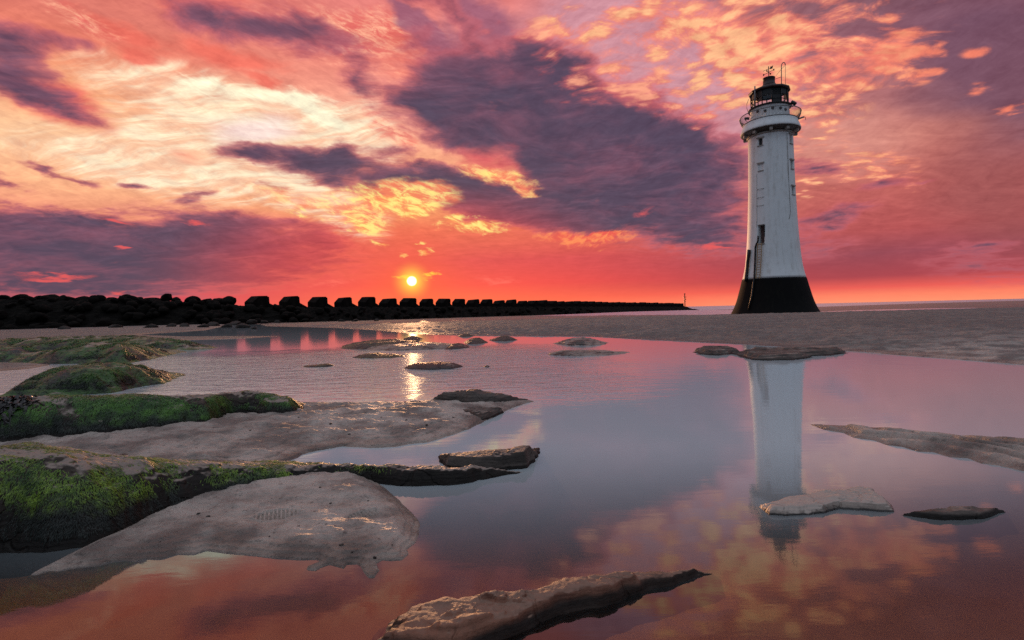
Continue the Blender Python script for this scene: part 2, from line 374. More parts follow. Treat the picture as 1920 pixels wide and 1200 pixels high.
def gridfaces(nr, nc):
    i = np.arange(nr * nc).reshape(nr, nc)
    return np.stack([i[:-1, :-1], i[:-1, 1:], i[1:, 1:], i[1:, :-1]], -1).reshape(-1, 4)

def tag(o, label=None, cat=None, group=None, kind=None):
    if label: o['label'] = label
    if cat: o['category'] = cat
    if group: o['group'] = group
    if kind: o['kind'] = kind
    return o

def empty(name, loc=(0, 0, 0), rz=0.0):
    o = bpy.data.objects.new(name, None); COL.objects.link(o)
    o.location = loc; o.rotation_euler = (0, 0, rz); o.empty_display_size = 0.3
    return o

# ------------------------------------------------------------------ materials
def newmat(name):
    m = bpy.data.materials.new(name); m.use_nodes = True
    t = m.node_tree
    for n in list(t.nodes): t.nodes.remove(n)
    out = t.nodes.new('ShaderNodeOutputMaterial')
    return m, N(t), out

def principled(kk, out, base, rough, bump=None, bstr=0.3, bdist=0.01, spec=0.5, metal=0.0):
    b = kk.n.new('ShaderNodeBsdfPrincipled')
    kk.put(b.inputs['Base Color'], base); kk.put(b.inputs['Roughness'], rough)
    kk.put(b.inputs['Metallic'], metal)
    kk.put(b.inputs['Specular IOR Level'], spec)
    if bump is not None:
        bn = kk.n.new('ShaderNodeBump'); bn.inputs['Strength'].default_value = bstr
        kk.put(bn.inputs['Distance'], bdist); kk.put(bn.inputs['Height'], bump)
        kk.l.new(bn.outputs[0], b.inputs['Normal'])
    kk.l.new(b.outputs[0], out.inputs['Surface'])
    return b

def texco(kk, which='Object'):
    return kk.n.new('ShaderNodeTexCoord').outputs[which]
def geo(kk, which='Position'):
    return kk.n.new('ShaderNodeNewGeometry').outputs[which]

def mat_sand():
    m, kk, out = newmat('wet_sand')
    p = geo(kk); px, py, pz = kk.sep(p)
    n1 = kk.noise(p, 2.2, 6.0, 0.6); n2 = kk.noise(p, 28.0, 6.0, 0.65); n3 = kk.noise(p, 420.0, 3.0, 0.7)
    nbig = kk.noise(p, 0.22, 4.0, 0.5)
    base = kk.mix(kk.sstep(n1, 0.38, 0.62), lin(114, 102, 95), lin(178, 163, 152))
    base = kk.mix(kk.sstep(n2, 0.55, 0.75), base, lin(82, 70, 64))
    base = kk.mix(kk.sstep(nbig, 0.45, 0.62, 0.0, 0.45), base, lin(84, 76, 71))
    base = kk.mix(kk.sstep(py, 7.0, 16.0, 0.0, 0.75), base, lin(82, 77, 74))
    wet = kk.sstep(kk.math('ADD', pz, kk.math('MULTIPLY', kk.math('SUBTRACT', n1, 0.5), 0.05)), 0.0, 0.07, 1.0, 0.0)
    base = kk.mix(kk.math('MULTIPLY', wet, 0.5), base, kk.mix(1.0, base, (0.52, 0.45, 0.40, 1), 'MULTIPLY'))
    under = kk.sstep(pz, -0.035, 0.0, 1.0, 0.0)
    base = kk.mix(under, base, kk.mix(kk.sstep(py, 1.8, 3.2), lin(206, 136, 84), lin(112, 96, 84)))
    nearf = kk.sstep(py, 5.0, 25.0, 1.0, 0.0)
    ncoarse = kk.noise(kk.mapping(p, scale=(0.8, 1.7, 1)), 2.8, 5.0, 0.62)
    n4 = kk.noise(kk.mapping(p, rot=0.3, scale=(1, 1.6, 1)), 70.0, 4.0, 0.65)
    h = kk.math('ADD', kk.math('MULTIPLY', n2, 0.9), kk.math('ADD', kk.math('MULTIPLY', n4, 0.45), kk.math('MULTIPLY', n3, 0.12)))
    n5 = kk.noise(kk.mapping(p, rot=0.5, scale=(1, 2.2, 1)), 9.0, 4.0, 0.6)
    h = kk.math('ADD', h, kk.math('MULTIPLY', n5, kk.sstep(py, 3.0, 6.0, 1.2, 2.6)))
    h = kk.math('ADD', kk.math('MULTIPLY', h, 0.036), kk.math('MULTIPLY', ncoarse, kk.sstep(py, 7.0, 20.0, 0.0, 0.40)))
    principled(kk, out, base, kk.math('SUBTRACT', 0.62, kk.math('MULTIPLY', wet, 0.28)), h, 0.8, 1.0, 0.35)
    return m
M_SAND = mat_sand()

def mat_rock(name, rock1, rock2, moss=0.0, sand=0.5, mossc=((52, 92, 22), (24, 44, 16)), scale=1.0, z_dark=None, rough=0.5, bump=0.018, spec=0.35, sandc=((104, 92, 84), (142, 128, 118))):
    m, kk, out = newmat(name)
    p = geo(kk); nrm = geo(kk, 'Normal'); nx, ny, nz = kk.sep(nrm); px, py, pz = kk.sep(p)
    strata = kk.noise(kk.mapping(p, rot=0.12, scale=(1.2, 3.0, 16.0)), 1.6 * scale, 6.0, 0.62)
    n1 = kk.noise(p, 5.0 * scale, 8.0, 0.62); n2 = kk.noise(p, 40.0 * scale, 6.0, 0.65); nb = kk.noise(p, 1.3 * scale, 4.0, 0.5)
    cr = kk.voro(kk.vmath('ADD', p, kk.vmath('SCALE', kk.noise(p, 4.0 * scale, 3.0, 0.6, out='Color'), scale=0.35)), 3.2 * scale, 'DISTANCE_TO_EDGE', dim='3D')
    base = kk.mix(kk.sstep(strata, 0.36, 0.64), lin(*rock1), lin(*rock2))
    base = kk.mix(kk.sstep(n2, 0.5, 0.75, 0, 0.5), base, (0.012, 0.010, 0.009, 1))
    if z_dark is not None:     # near-black band just above the water
        band = kk.sstep(kk.math('ADD', pz, kk.math('MULTIPLY', kk.math('SUBTRACT', n1, 0.5), z_dark * 0.9)), z_dark * 0.55, z_dark, 1.0, 0.0)
        base = kk.mix(kk.math('MULTIPLY', band, 0.92), base, lin(24, 20, 17))
    if moss > 0:
        mm = kk.math('ADD', kk.math('ADD', kk.math('MULTIPLY', n1, 0.9), kk.math('MULTIPLY', nb, 0.9)), kk.math('MULTIPLY', nz, 0.35))
        mk = kk.sstep(mm, 1.45 - moss, 1.72 - moss)
        mc = kk.mix(kk.sstep(kk.math('ADD', n2, kk.math('MULTIPLY', nz, 0.3)), 0.5, 0.85), lin(*mossc[1]), lin(*mossc[0]))
        base = kk.mix(mk, base, mc)
    if sand > 0:
        sm = kk.math('ADD', kk.math('MULTIPLY', nz, 1.0), kk.math('ADD', kk.math('MULTIPLY', nb, 0.5), kk.math('MULTIPLY', n1, 0.35)))
        sk = kk.sstep(sm, 1.55 - sand * 0.5, 1.70 - sand * 0.5)
        base = kk.mix(sk, base, kk.mix(n2, lin(*sandc[0]), lin(*sandc[1])))
    h = kk.math('ADD', kk.math('MULTIPLY', n1, 0.6), kk.math('ADD', kk.math('MULTIPLY', n2, 0.35), kk.math('MULTIPLY', strata, 0.9)))
    h = kk.math('ADD', h, kk.sstep(cr, 0.0, 0.05, -0.5, 0.0))
    principled(kk, out, base, rough, h, 0.9, bump, spec)
    return m

M_LEDGE = mat_rock('mossy_ledge_rock', (40, 33, 28), (64, 54, 46), moss=0.12, sand=0.72, z_dark=0.26, spec=0.15, rough=0.6)
M_SANDSTONE = mat_rock('red_sandstone', (74, 44, 34), (116, 78, 62), moss=0.0, sand=0.60, z_dark=0.045, bump=0.014, spec=0.15, rough=0.6, sandc=((98, 72, 60), (132, 104, 90)))
M_SLATE = mat_rock('dark_wet_rock', (48, 42, 38), (84, 74, 68), moss=0.0, sand=0.35, z_dark=0.03, bump=0.012, spec=0.15, rough=0.6)
M_POOLROCK = mat_rock('weedy_pool_rock', (24, 22, 19), (46, 41, 36), moss=0.30, sand=0.10, mossc=((50, 60, 30), (22, 30, 18)), z_dark=0.06, bump=0.03)
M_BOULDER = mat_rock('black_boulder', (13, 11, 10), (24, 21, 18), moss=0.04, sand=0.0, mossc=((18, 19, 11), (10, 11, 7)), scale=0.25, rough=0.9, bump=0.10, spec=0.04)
M_BOULDER_GREY = mat_rock('grey_boulder', (34, 30, 28), (58, 52, 48), moss=0.0, sand=0.0, scale=0.4, rough=0.8, bump=0.08, spec=0.15)

def mat_water(name, ripple):
    m, kk, out = newmat(name)
    p = geo(kk); px, py, pz = kk.sep(p)
    if ripple == 'pool':
        nb = kk.noise(p, 0.20, 3.0, 0.5)
        msk = kk.math('MULTIPLY', kk.sstep(kk.math('ADD', py, kk.math('MULTIPLY', kk.math('SUBTRACT', nb, 0.5), 5.0)), 5.2, 9.0), kk.sstep(kk.math('SUBTRACT', px, kk.math('MULTIPLY', kk.math('SUBTRACT', nb, 0.5), 6.0)), -1.0, 3.5, 1.0, 0.06))
        msk = kk.math('MULTIPLY', msk, kk.sstep(kk.math('ADD', py, kk.math('MULTIPLY', kk.math('SUBTRACT', nb, 0.5), 14.0)), 12.5, 19.0, 1.0, 0.03))
        msk = kk.math('MAXIMUM', msk, kk.sstep(py, 1.0, 8.0, 0.010, 0.020))
        r1 = kk.noise(kk.mapping(p, rot=0.15, scale=(3.2, 9.0, 1)), 1.0, 4.0, 0.55, dist=0.3)
        r2 = kk.noise(kk.mapping(p, rot=-0.2, scale=(1.0, 3.0, 1)), 1.0, 2.0, 0.5)
        h = kk.math('MULTIPLY', kk.math('ADD', kk.math('MULTIPLY', r1, 0.030), kk.math('MULTIPLY', r2, 0.034)), msk)
        rough = 0.045
    else:
        r1 = kk.noise(kk.mapping(p, scale=(0.25, 0.9, 1)), 1.0, 3.0, 0.55)
        h = kk.math('MULTIPLY', r1, 0.22)
        rough = 0.25
    bn = kk.n.new('ShaderNodeBump'); bn.inputs['Strength'].default_value = 1.0; bn.inputs['Distance'].default_value = 1.0
    kk.put(bn.inputs['Height'], h)
    fr = kk.n.new('ShaderNodeFresnel'); fr.inputs['IOR'].default_value = 1.88
    kk.l.new(bn.outputs[0], fr.inputs['Normal'])
    gl = kk.n.new('ShaderNodeBsdfGlossy'); gl.inputs['Roughness'].default_value = rough
    gl.inputs['Color'].default_value = (0.84, 0.94, 1.0, 1)
    kk.l.new(bn.outputs[0], gl.inputs['Normal'])
    body = kk.n.new('ShaderNodeMixShader')
    tr = kk.n.new('ShaderNodeBsdfTransparent'); tr.inputs['Color'].default_value = (0.92, 0.74, 0.55, 1)
    df = kk.n.new('ShaderNodeBsdfDiffuse'); df.inputs['Color'].default_value = (0.44, 0.48, 0.495, 1)   # pale diffuse veil, stands in for brighter sky reflections
    veilf = kk.sstep(py, 1.85, 4.4, 0.0, 0.85) if ripple == 'pool' else 1.0
    kk.put(body.inputs[0], veilf)
    kk.l.new(tr.outputs[0], body.inputs[1]); kk.l.new(df.outputs[0], body.inputs[2])
    mx = kk.n.new('ShaderNodeMixShader')
    kk.l.new(fr.outputs[0], mx.inputs[0]); kk.l.new(body.outputs[0], mx.inputs[1]); kk.l.new(gl.outputs[0], mx.inputs[2])
    kk.l.new(mx.outputs[0], out.inputs['Surface'])
    return m
M_POOL = mat_water('pool_water', 'pool')
M_SEA = mat_water('sea_water', 'sea')

# ------------------------------------------------------------------ beach : one sheet from behind the camera to the horizon
BANK = np.concatenate([GP([(500, 612), (560, 613), (624, 614.5), (700, 619), (790, 627), (870, 629), (960, 630), (1100, 630.5), (1200, 636), (1280, 640), (1400, 646), (1500, 652), (1620, 660), (1700, 667), (1800, 674), (1920, 684), (2060, 697), (2300, 722)]),
                       np.array([(40.0, 5.0), (6000, 5), (60000, 60000), (-60000, 60000), (-60000, 110), (-80, 93), (-45, 93), (-36, 76)])])
STRIP = np.concatenate([np.array([(-260.0, 100.0), (-60, 100), (-44, 84)]), GP([(385, 619.5), (300, 624.5), (262, 628), (350, 631), (470, 630), (525, 630.3), (470, 634), (380, 637), (200, 641), (0, 640), (-300, 650), (-700, 665)])])
APRON = GP([(-300, 765), (0, 762), (300, 757), (560, 757), (650, 757), (750, 756), (850, 752), (1005, 752), (985, 757), (965, 763), (945, 772), (930, 780), (905, 792), (880, 805), (830, 822), (800, 830), (740, 838), (700, 840), (640, 838), (612, 842), (590, 846), (560, 857), (530, 868), (508, 873), (480, 884), (300, 900), (-300, 960)])
LIP = GP([(56, 1079), (66, 1078), (90, 1070), (110, 1071), (130, 1065), (185, 1060), (210, 1052), (235, 1051), (255, 1053), (275, 1048), (300, 1049), (330, 1040), (360, 1040), (385, 1032), (440, 1039), (520, 1048), (560, 1050), (590, 1049), (602, 1053), (575, 1063), (574, 1068), (592, 1069), (606, 1062), (618, 1058), (636, 1063), (646, 1067), (652, 1058), (668, 1057), (678, 1064), (684, 1075), (690, 1083), (702, 1083), (712, 1070), (706, 1056), (716, 1050), (733, 1051), (755, 1049), (766, 1040), (763, 1030), (779, 1018), (787, 1003), (788, 985), (780, 972), (768, 957), (745, 935), (722, 915), (690, 893), (600, 880), (400, 900), (280, 960), (215, 1000), (160, 1026), (110, 1050)])
BAR = GP([(1518, 796), (1560, 797.5), (1600, 799), (1700, 808), (1800, 818), (1920, 824), (2200, 845), (2500, 880), (2400, 1010), (1990, 905), (1920, 884), (1870, 872), (1838, 869), (1815, 860), (1782, 858), (1750, 848), (1722, 847), (1690, 838), (1662, 835), (1640, 826), (1600, 821), (1580, 812), (1545, 806)])
WEDGE = GP([(-200, 678), (60, 681), (98, 683.5), (60, 691), (0, 696), (-200, 706)])
SCOUR = GP([(1040, 590), (1180, 586), (1290, 583), (1370, 582.5), (1540, 583.5), (1640, 580), (1760, 577.5), (1840, 576.5), (1720, 583.5), (1620, 588), (1540, 590), (1450, 590.5), (1370, 590.5), (1250, 590)], -0.05)
PRINT1 = G(522, 969, 0.03); PRINT2 = G(683, 969, 0.03)

def far_z(x, y):
    ye = y / (1 + 0.9 * ss(x / np.maximum(y, 1), 0.45, 0.95) * ss(y, 60, 160))
    return np.interp(ye, [0, 30, 46, 60, 90, 310, 420, 900, 60000], [.36, .36, .34, 0.0, -.08, -1.25, -1.75, -3.5, -6])

def shore(sd, H, w, wo, depth):
    return np.where(sd > 0, H * (1 - np.exp(-np.maximum(sd, 0) / w)), -depth * (1 - np.exp(np.minimum(sd, 0) / wo)))

def ground_z(x, y):
    wx = 0.03 * fbm(x * 5, y * 5, 3, 40); wy = 0.03 * fbm(x * 5, y * 5, 3, 44)
    bed = -0.10 - 0.06 * ss(y, 2, 8) + 0.012 * fbm(x * 1.2, y * 1.2, 4, 1) + 0.004 * fbm(x * 9, y * 9, 3, 2)
    # far bank
    big = 0.9 * ss(y, 6, 20)
    sd = sdist(x + wx * (1 + 4 * big), y + wy * (1 + 8 * big), BANK)
    fz_ = far_z(x, y)
    t = 1 - np.exp(-np.maximum(sd, 0) / 7.0)
    lump = (0.045 * fbm(x * 0.7, y * 0.9, 3, 5) + 0.030 * fbm(x * 2.2, y * 1.6, 3, 7) + 0.028 * ridged(x * 2.2 + 0.8 * y, y * 2.6, 3, 6)) * np.clip(sd / 1.5, 0, 1) * ss(y, 200, 60)
    ang = 0.9
    rip = np.sin((x * 0.55 + y * 0.95 + 0.5 * fbm(x * 0.8, y * 0.8, 2, 8)) * 2 * np.pi / 0.55)
    lump = lump + 0.030 * rip * ss(sd, 0.0, 0.6) * ss(sd, 6.0, 1.5) * ss(y, 60, 25) * np.clip(0.5 + 1.5 * fbm(x * .5, y * .5, 2, 10), 0.1, 1)
    edge = 0.020 * ss(sd, 0.0, 0.12) * ss(y, 40, 10)
    zb = np.where(sd > 0, fz_ * t + lump + edge, -0.16 * (1 - np.exp(np.minimum(sd, 0) / 1.2)))
    z = np.where(sd > 0, zb, np.maximum(bed, np.minimum(zb, -0.001)))
    s2 = sdist_box(x, y, SCOUR, 12.0)
    z = np.where(s2 > -12, z - 0.16 * ss(s2 + 1.2 * fbm(x * .12, y * .05, 3, 9), -2.0, 2.0), z)
    s3 = sdist_box(x, y, STRIP, 8.0)
    zs = shore(s3, 0.16, 3.0, 3.0, 0.25) + 0.03 * fbm(x * .4, y * .4, 3, 12) * np.clip(s3, 0, 1)
    z = np.maximum(z, np.where(s3 > -7.9, zs, -9))
    # sand apron round the second ledge
    s4 = sdist_box(x + wx, y + wy, APRON, 1.0)
    za = shore(s4, 0.085, 0.40, 0.35, 0.16)
    dune = 0.036 * (ridged(x * 2.2 + 1.6 * y, y * 3.2, 4, 21) - 0.35) * ss(s4, 0.05, 0.5) + 0.030 * fbm(x * 3.0, y * 4.5, 4, 22) * ss(s4, 0.0, 0.35)
    rp = 0.010 * (np.abs(np.sin((x * 1.0 + y * 2.6 + 0.9 * fbm(x * 1.5, y * 1.5, 3, 23)) * np.pi / 0.34)) ** 0.7 - 0.6) * ss(s4, 0.04, 0.2) * ss(s4, 1.9, 0.9)
    terr = 0.014 * ss(np.mod(s4 + 0.05 * fbm(x * 3, y * 3, 2, 24), 0.14), 0.0, 0.03) * ss(s4, 0.0, 0.03) * ss(s4, 0.5, 0.2)
    z = np.maximum(z, np.where(s4 > -0.99, za + dune + rp + terr, -9))
    # lip of fine sand in the foreground
    s5 = sdist_box(x + 0.25 * wx, y + 0.25 * wy, LIP, 0.8)
    f = fbm(x * 6, y * 6, 3, 31)
    zl = shore(s5, 0.022, 0.10, 0.10, 0.11)
    st = 0.006 * ss(s5, 0.0, 0.008) + 0.007 * ss(s5 + 0.010 * f, 0.026, 0.036) + 0.007 * ss(s5 + 0.020 * f, 0.065, 0.078) + 0.005 * ss(s5 + 0.04 * f, 0.12, 0.135)
    dim = (0.018 * fbm(x * 3.2 + y, y * 6.0, 4, 32) + 0.009 * fbm(x * 9, y * 15, 4, 34) + 0.006 * (ridged(x * 5 + 3 * y, y * 10, 3, 35) - .4)) * ss(s5, 0.02, 0.15)
    swl = -0.007 * ss(ridged(x * 2.2 - 1.6 * y, y * 4.4, 2, 33), 0.62, 0.95) * ss(s5, 0.05, 0.2)
    # sand banked up against the ledge behind
    bk = 0.03 * ss(y, 2.9, 3.35) * ss(s5, 0.0, 0.25)
    z = np.maximum(z, np.where(s5 > -0.79, zl + st + dim + swl + bk, -9))
    for (fx, fy, _), rot, ln, wd, dep in ((PRINT1, 0.15, 0.125, 0.062, 0.015), (PRINT2, 0.5, 0.085, 0.05, 0.011)):
        c, s = math.cos(rot), math.sin(rot)
        u = (x - fx) * c + (y - fy) * s; v = -(x - fx) * s + (y - fy) * c
        e = (u / ln) ** 2 + (v / wd) ** 2
        tread = 0.5 + 0.5 * np.sin((u + 0.25 * v) * 2 * np.pi / 0.021)
        z = np.where(e < 1.35, z - dep * ss(e, 1.05, 0.85) * (0.15 + 0.85 * ss(tread, 0.35, 0.7)) + 0.003 * ss(np.abs(e - 1.12), 0.2, 0.0), z)
    # rippled bar on the right
    s6 = sdist_box(x + 0.5 * wx, y + 0.5 * wy, BAR, 1.0)
    zr = shore(s6, 0.055, 0.16, 0.25, 0.15)
    rr = 0.5 + 0.5 * np.sin((x * 1.0 + y * 0.45 + 0.16 * fbm(x * 2, y * 2, 3, 51)) * 2 * np.pi / 0.20)
    zr = zr + (0.028 * (ss(rr, 0.1, 1.0) - 0.6)) * ss(s6, 0.02, 0.12) + 0.006 * fbm(x * 8, y * 8, 3, 52) * ss(s6, 0, .1)
    z = np.maximum(z, np.where(s6 > -0.99, zr, -9))
    s7 = sdist_box(x, y, WEDGE, 3.0)
    z = np.maximum(z, np.where(s7 > -2.9, shore(s7, 0.09, 0.4, 0.8, 0.2), -9))
    return z

def build_ground():
    pr = np.concatenate([np.arange(640, 300, -0.85), np.arange(300, 60, -0.7), np.arange(60, 14, -0.35), np.geomspace(14, 0.03, 120)])
    ys = 1000 * CAM_H / pr
    ys = np.concatenate([[-40, -8, -3, -1, 0, 0.6, 1.0, 1.3, 1.5, 1.6, 1.66], ys])
    u = np.concatenate([np.linspace(-30, -2.2, 14), np.linspace(-2.1, -1.03, 40), np.linspace(-1.02, 1.06, 1450), np.linspace(1.07, 2.1, 40), np.linspace(2.2, 30, 14)])
    Yg = np.repeat(ys[:, None], len(u), 1)
    Xg = u[None, :] * np.maximum(Yg, 1.66)
    shp = Xg.shape
    Z = ground_z(Xg.ravel(), Yg.ravel())
    v = np.stack([Xg.ravel(), Yg.ravel(), Z], -1)
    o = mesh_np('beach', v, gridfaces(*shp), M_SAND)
    tag(o, 'wet sand beach with pools, ripples and a low bank', None, None, 'structure')
    return o
build_ground()

def flat(name, pts, z, mat, label):
    bm = bmesh.new()
    f = bm.faces.new([bm.verts.new((p[0], p[1], z)) for p in pts])
    if f.normal.z < 0: f.normal_flip()
    me = bpy.data.meshes.new(name); bm.to_mesh(me); bm.free()
    me.materials.append(mat)
    o = bpy.data.objects.new(name, me); COL.objects.link(o)
    tag(o, label, None, None, 'structure'); return o
flat('pool_water', [(-60, -20), (60, -20), (60, 22), (25, 27), (5, 31), (-9, 40), (-14, 46), (-28, 66), (-34, 78), (-90, 78)], 0.0, M_POOL, 'still tidal pool reflecting the sky and the lighthouse')
sc_ = GP([(1000, 592), (1180, 584.5), (1290, 581.5), (1370, 581), (1540, 582), (1640, 578.5), (1760, 576.2), (1900, 574.5), (1760, 584.5), (1640, 589.5), (1540, 591.5), (1450, 592), (1250, 592)], -0.10)
flat('scour_water', [tuple(p) for p in sc_], -0.10, M_SEA, 'shallow strip of water around the lighthouse foot')
flat('sea', [(-80000, 250), (80000, 250), (80000, 80000), (-80000, 80000)], -1.45, M_SEA, 'calm grey sea out to the horizon')
# ------------------------------------------------------------------ rocks : closed lumps grown over surveyed outlines
def rock(name, poly, hfun, wfun, res, mat, zbot=-0.22, jag=0.02, jsc=6.0, seed=0, parent=None, strata=0.0, lay=0.03, rough=0.01, rsc=9.0, crest=None, fall=0.8):
    """poly: outline on the ground; hfun(x,y,sd): top height; wfun(x,y): width over which the flank rises"""
    lo = poly.min(0) - 0.12; hi = poly.max(0) + 0.12
    nx = max(8, int((hi[0] - lo[0]) / res)); ny = max(8, int((hi[1] - lo[1]) / res))
    X, Y = np.meshgrid(np.linspace(lo[0], hi[0], nx), np.linspace(lo[1], hi[1], ny))
    x, y = X.ravel(), Y.ravel()
    jx = jag * fbm(x * jsc, y * jsc, 4, seed + 1); jy = jag * fbm(x * jsc, y * jsc, 4, seed + 5)
    sd = sdist(x + jx, y + jy, poly)
    w = wfun(x, y) if callable(wfun) else wfun
    top = hfun(x, y, sd) if callable(hfun) else np.full(x.shape, float(hfun))
    t = np.clip(sd / w, 0, 1)
    if crest is not None:      # the ridge line surveyed from the photo; behind it the rock falls away
        cu = np.array([ray(a, 800)[0] for a, b in crest]); cr_ = np.array([YC - ROLL * (a - 960) for a, b in crest]); ct = np.array([b for a, b in crest], float)
        ub = x / np.maximum(y, 0.3)
        rows_ = np.interp(ub, cu, ct - cr_)
        yc = 1000 * (CAM_H - top) / np.maximum(rows_, 5)
        top = top * (1 - ss(y, yc, yc + fall) * 0.85)
    e = 1 - (1 - t) ** 2.4
    n = fbm(x * rsc, y * rsc, 5, seed + 9) + 0.6 * ridged(x * rsc * 0.5, y * rsc * 0.9, 3, seed + 13) - 0.35
    n = n + 0.45 * fbm(x * rsc * 4.1, y * rsc * 4.1, 3, seed + 17) + 0.35 * (ridged(x * rsc * 1.7, y * rsc * 2.9, 3, seed + 19) - 0.4)
    z = -0.03 + (top + 0.03) * e + rough * n * np.clip(t * 2, 0.15, 1)
    if strata:
        q = z / lay + 0.6 * fbm(x * 1.5, y * 3.0, 3, seed + 21)
        f = q - np.floor(q)
        z = z + strata * lay * (ss(f, 0.55, 0.95) - f)
    z = np.where(sd > 0, z, np.maximum(zbot, -0.03 + sd * 3.0))
    v = np.stack([x, y, z], -1)
    f = gridfaces(ny, nx)
    keep = (sd[f] > -0.06).any(1)
    f = f[keep]
    used = np.unique(f); mp = np.full(len(v), -1); mp[used] = np.arange(len(used))
    # close the underside with a floor at zbot
    vv = v[used]; ff = mp[f]
    o = mesh_np(name, vv, ff, mat, parent)
    o['_n'] = 0; del o['_n']
    return o, (X, Y, z.reshape(ny, nx), sd.reshape(ny, nx))

def blades(name, field, n, mask, mat, parent, length=(0.012, 0.03), width=0.003, seed=1, lift=0.004, flow=0.6, smin=0.0):
    """a mat of short weed strands laid over a rock surface, drooping downhill"""
    rg = np.random.RandomState(seed)
    X, Y, Zg, SD = field
    ny, nx = X.shape
    gx = np.gradient(Zg, axis=1) / (X[0, 1] - X[0, 0]); gy = np.gradient(Zg, axis=0) / (Y[1, 0] - Y[0, 0])
    area = np.sqrt(1 + np.minimum(gx ** 2 + gy ** 2, 60)) * (SD > smin)
    M = mask(X, Y, Zg, SD, gx, gy) * area
    pr = M.ravel() / M.sum()
    idx = rg.choice(nx * ny, n, p=pr)
    iy, ix = np.unravel_index(idx, (ny, nx))
    ix = np.minimum(ix, nx - 2); iy = np.minimum(iy, ny - 2)
    fx, fy = rg.rand(n), rg.rand(n)
    def samp(A): return (A[iy, ix] * (1 - fx) + A[iy, ix + 1] * fx) * (1 - fy) + (A[iy + 1, ix] * (1 - fx) + A[iy + 1, ix + 1] * fx) * fy
    p = np.stack([samp(X), samp(Y), samp(Zg)], -1)
    g = np.stack([samp(gx), samp(gy)], -1)
    nrm = np.stack([-g[:, 0], -g[:, 1], np.ones(n)], -1); nrm /= np.linalg.norm(nrm, axis=1, keepdims=True)
    a = rg.rand(n) * 2 * np.pi
    d = np.stack([np.cos(a), np.sin(a), np.zeros(n)], -1)
    gl = np.linalg.norm(g, axis=1, keepdims=True)
    down = np.concatenate([-g / np.maximum(gl, 1e-6), -gl], 1); down /= np.linalg.norm(down, axis=1, keepdims=True)
    d = d + down * flow * np.minimum(gl * 2, 2.5)
    d -= nrm * (d * nrm).sum(1, keepdims=True); d /= np.linalg.norm(d, axis=1, keepdims=True) + 1e-9
    sdv = np.cross(nrm, d)
    L = (length[0] + (length[1] - length[0]) * rg.rand(n) ** 1.5)[:, None]
    Wd = width * (0.6 + 0.8 * rg.rand(n))[:, None]
    wob = (rg.rand(n, 1) - 0.5) * 0.6
    q = []
    for s, hgt, ww in ((0.0, 0.0, 1.0), (0.5, 1.0, 0.9), (1.0, 0.35, 0.25)):
        c = p + d * L * s + sdv * L * wob * s * s + nrm * lift * (hgt + 0.25) * (0.5 + rg.rand(n, 1))
        q += [c - sdv * Wd * ww, c + sdv * Wd * ww]
    v = np.stack(q, 1).reshape(-1, 3)
    b = np.arange(n)[:, None] * 6
    f = np.concatenate([b + np.array([0, 1, 3, 2]), b + np.array([2, 3, 5, 4])], 0)
    o = mesh_np(name, v, f, mat, parent, smooth=False)
    o['kind'] = 'stuff'
    return o

def mat_weed(name, c1, c2, c3=None, zr=(0.1, 0.4), rough=0.45, taper=None):
    m, kk, out = newmat(name)
    p = geo(kk); px, py, pz = kk.sep(p)
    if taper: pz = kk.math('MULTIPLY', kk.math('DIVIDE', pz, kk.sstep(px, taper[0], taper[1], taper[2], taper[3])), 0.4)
    n1 = kk.noise(p, 7.0, 4.0, 0.6); n2 = kk.noise(p, 90.0, 2.0, 0.6)
    f = kk.math('ADD', kk.math('MULTIPLY', n1, 0.8), kk.math('MULTIPLY', n2, 0.6))
    c = kk.mix(kk.sstep(f, 0.5, 0.95), lin(*c1), lin(*c2))
    if c3: c = kk.mix(kk.sstep(kk.math('ADD', pz, kk.math('MULTIPLY', kk.math('SUBTRACT', n1, 0.5), 0.35)), zr[0], zr[1]), lin(*c3), c)   # strands near-black low down, green above
    principled(kk, out, c, rough, spec=0.3)
    return m
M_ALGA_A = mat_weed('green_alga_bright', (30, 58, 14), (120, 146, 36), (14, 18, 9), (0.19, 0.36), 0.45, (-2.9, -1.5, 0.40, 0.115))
M_ALGA_B = mat_weed('green_alga_dark', (28, 58, 18), (78, 118, 34), (14, 20, 10), (0.14, 0.34), 0.45, (-4.6, -2.3, 0.40, 0.22))
M_ALGA_C = mat_weed('green_alga_far', (28, 54, 18), (74, 106, 34), (16, 22, 11), (0.10, 0.30))
M_WRACK = mat_weed('bladder_wrack', (18, 15, 17), (44, 36, 34), rough=0.3)

def lerp_x(tab):
    """tab of (photo x, value) turned into a function of bearing x/y"""
    us = np.array([ray(a, 800)[0] for a, b in tab]); vs = np.array([b for a, b in tab], float)
    return lambda x, y: np.interp(x / np.maximum(y, 0.3), us, vs)

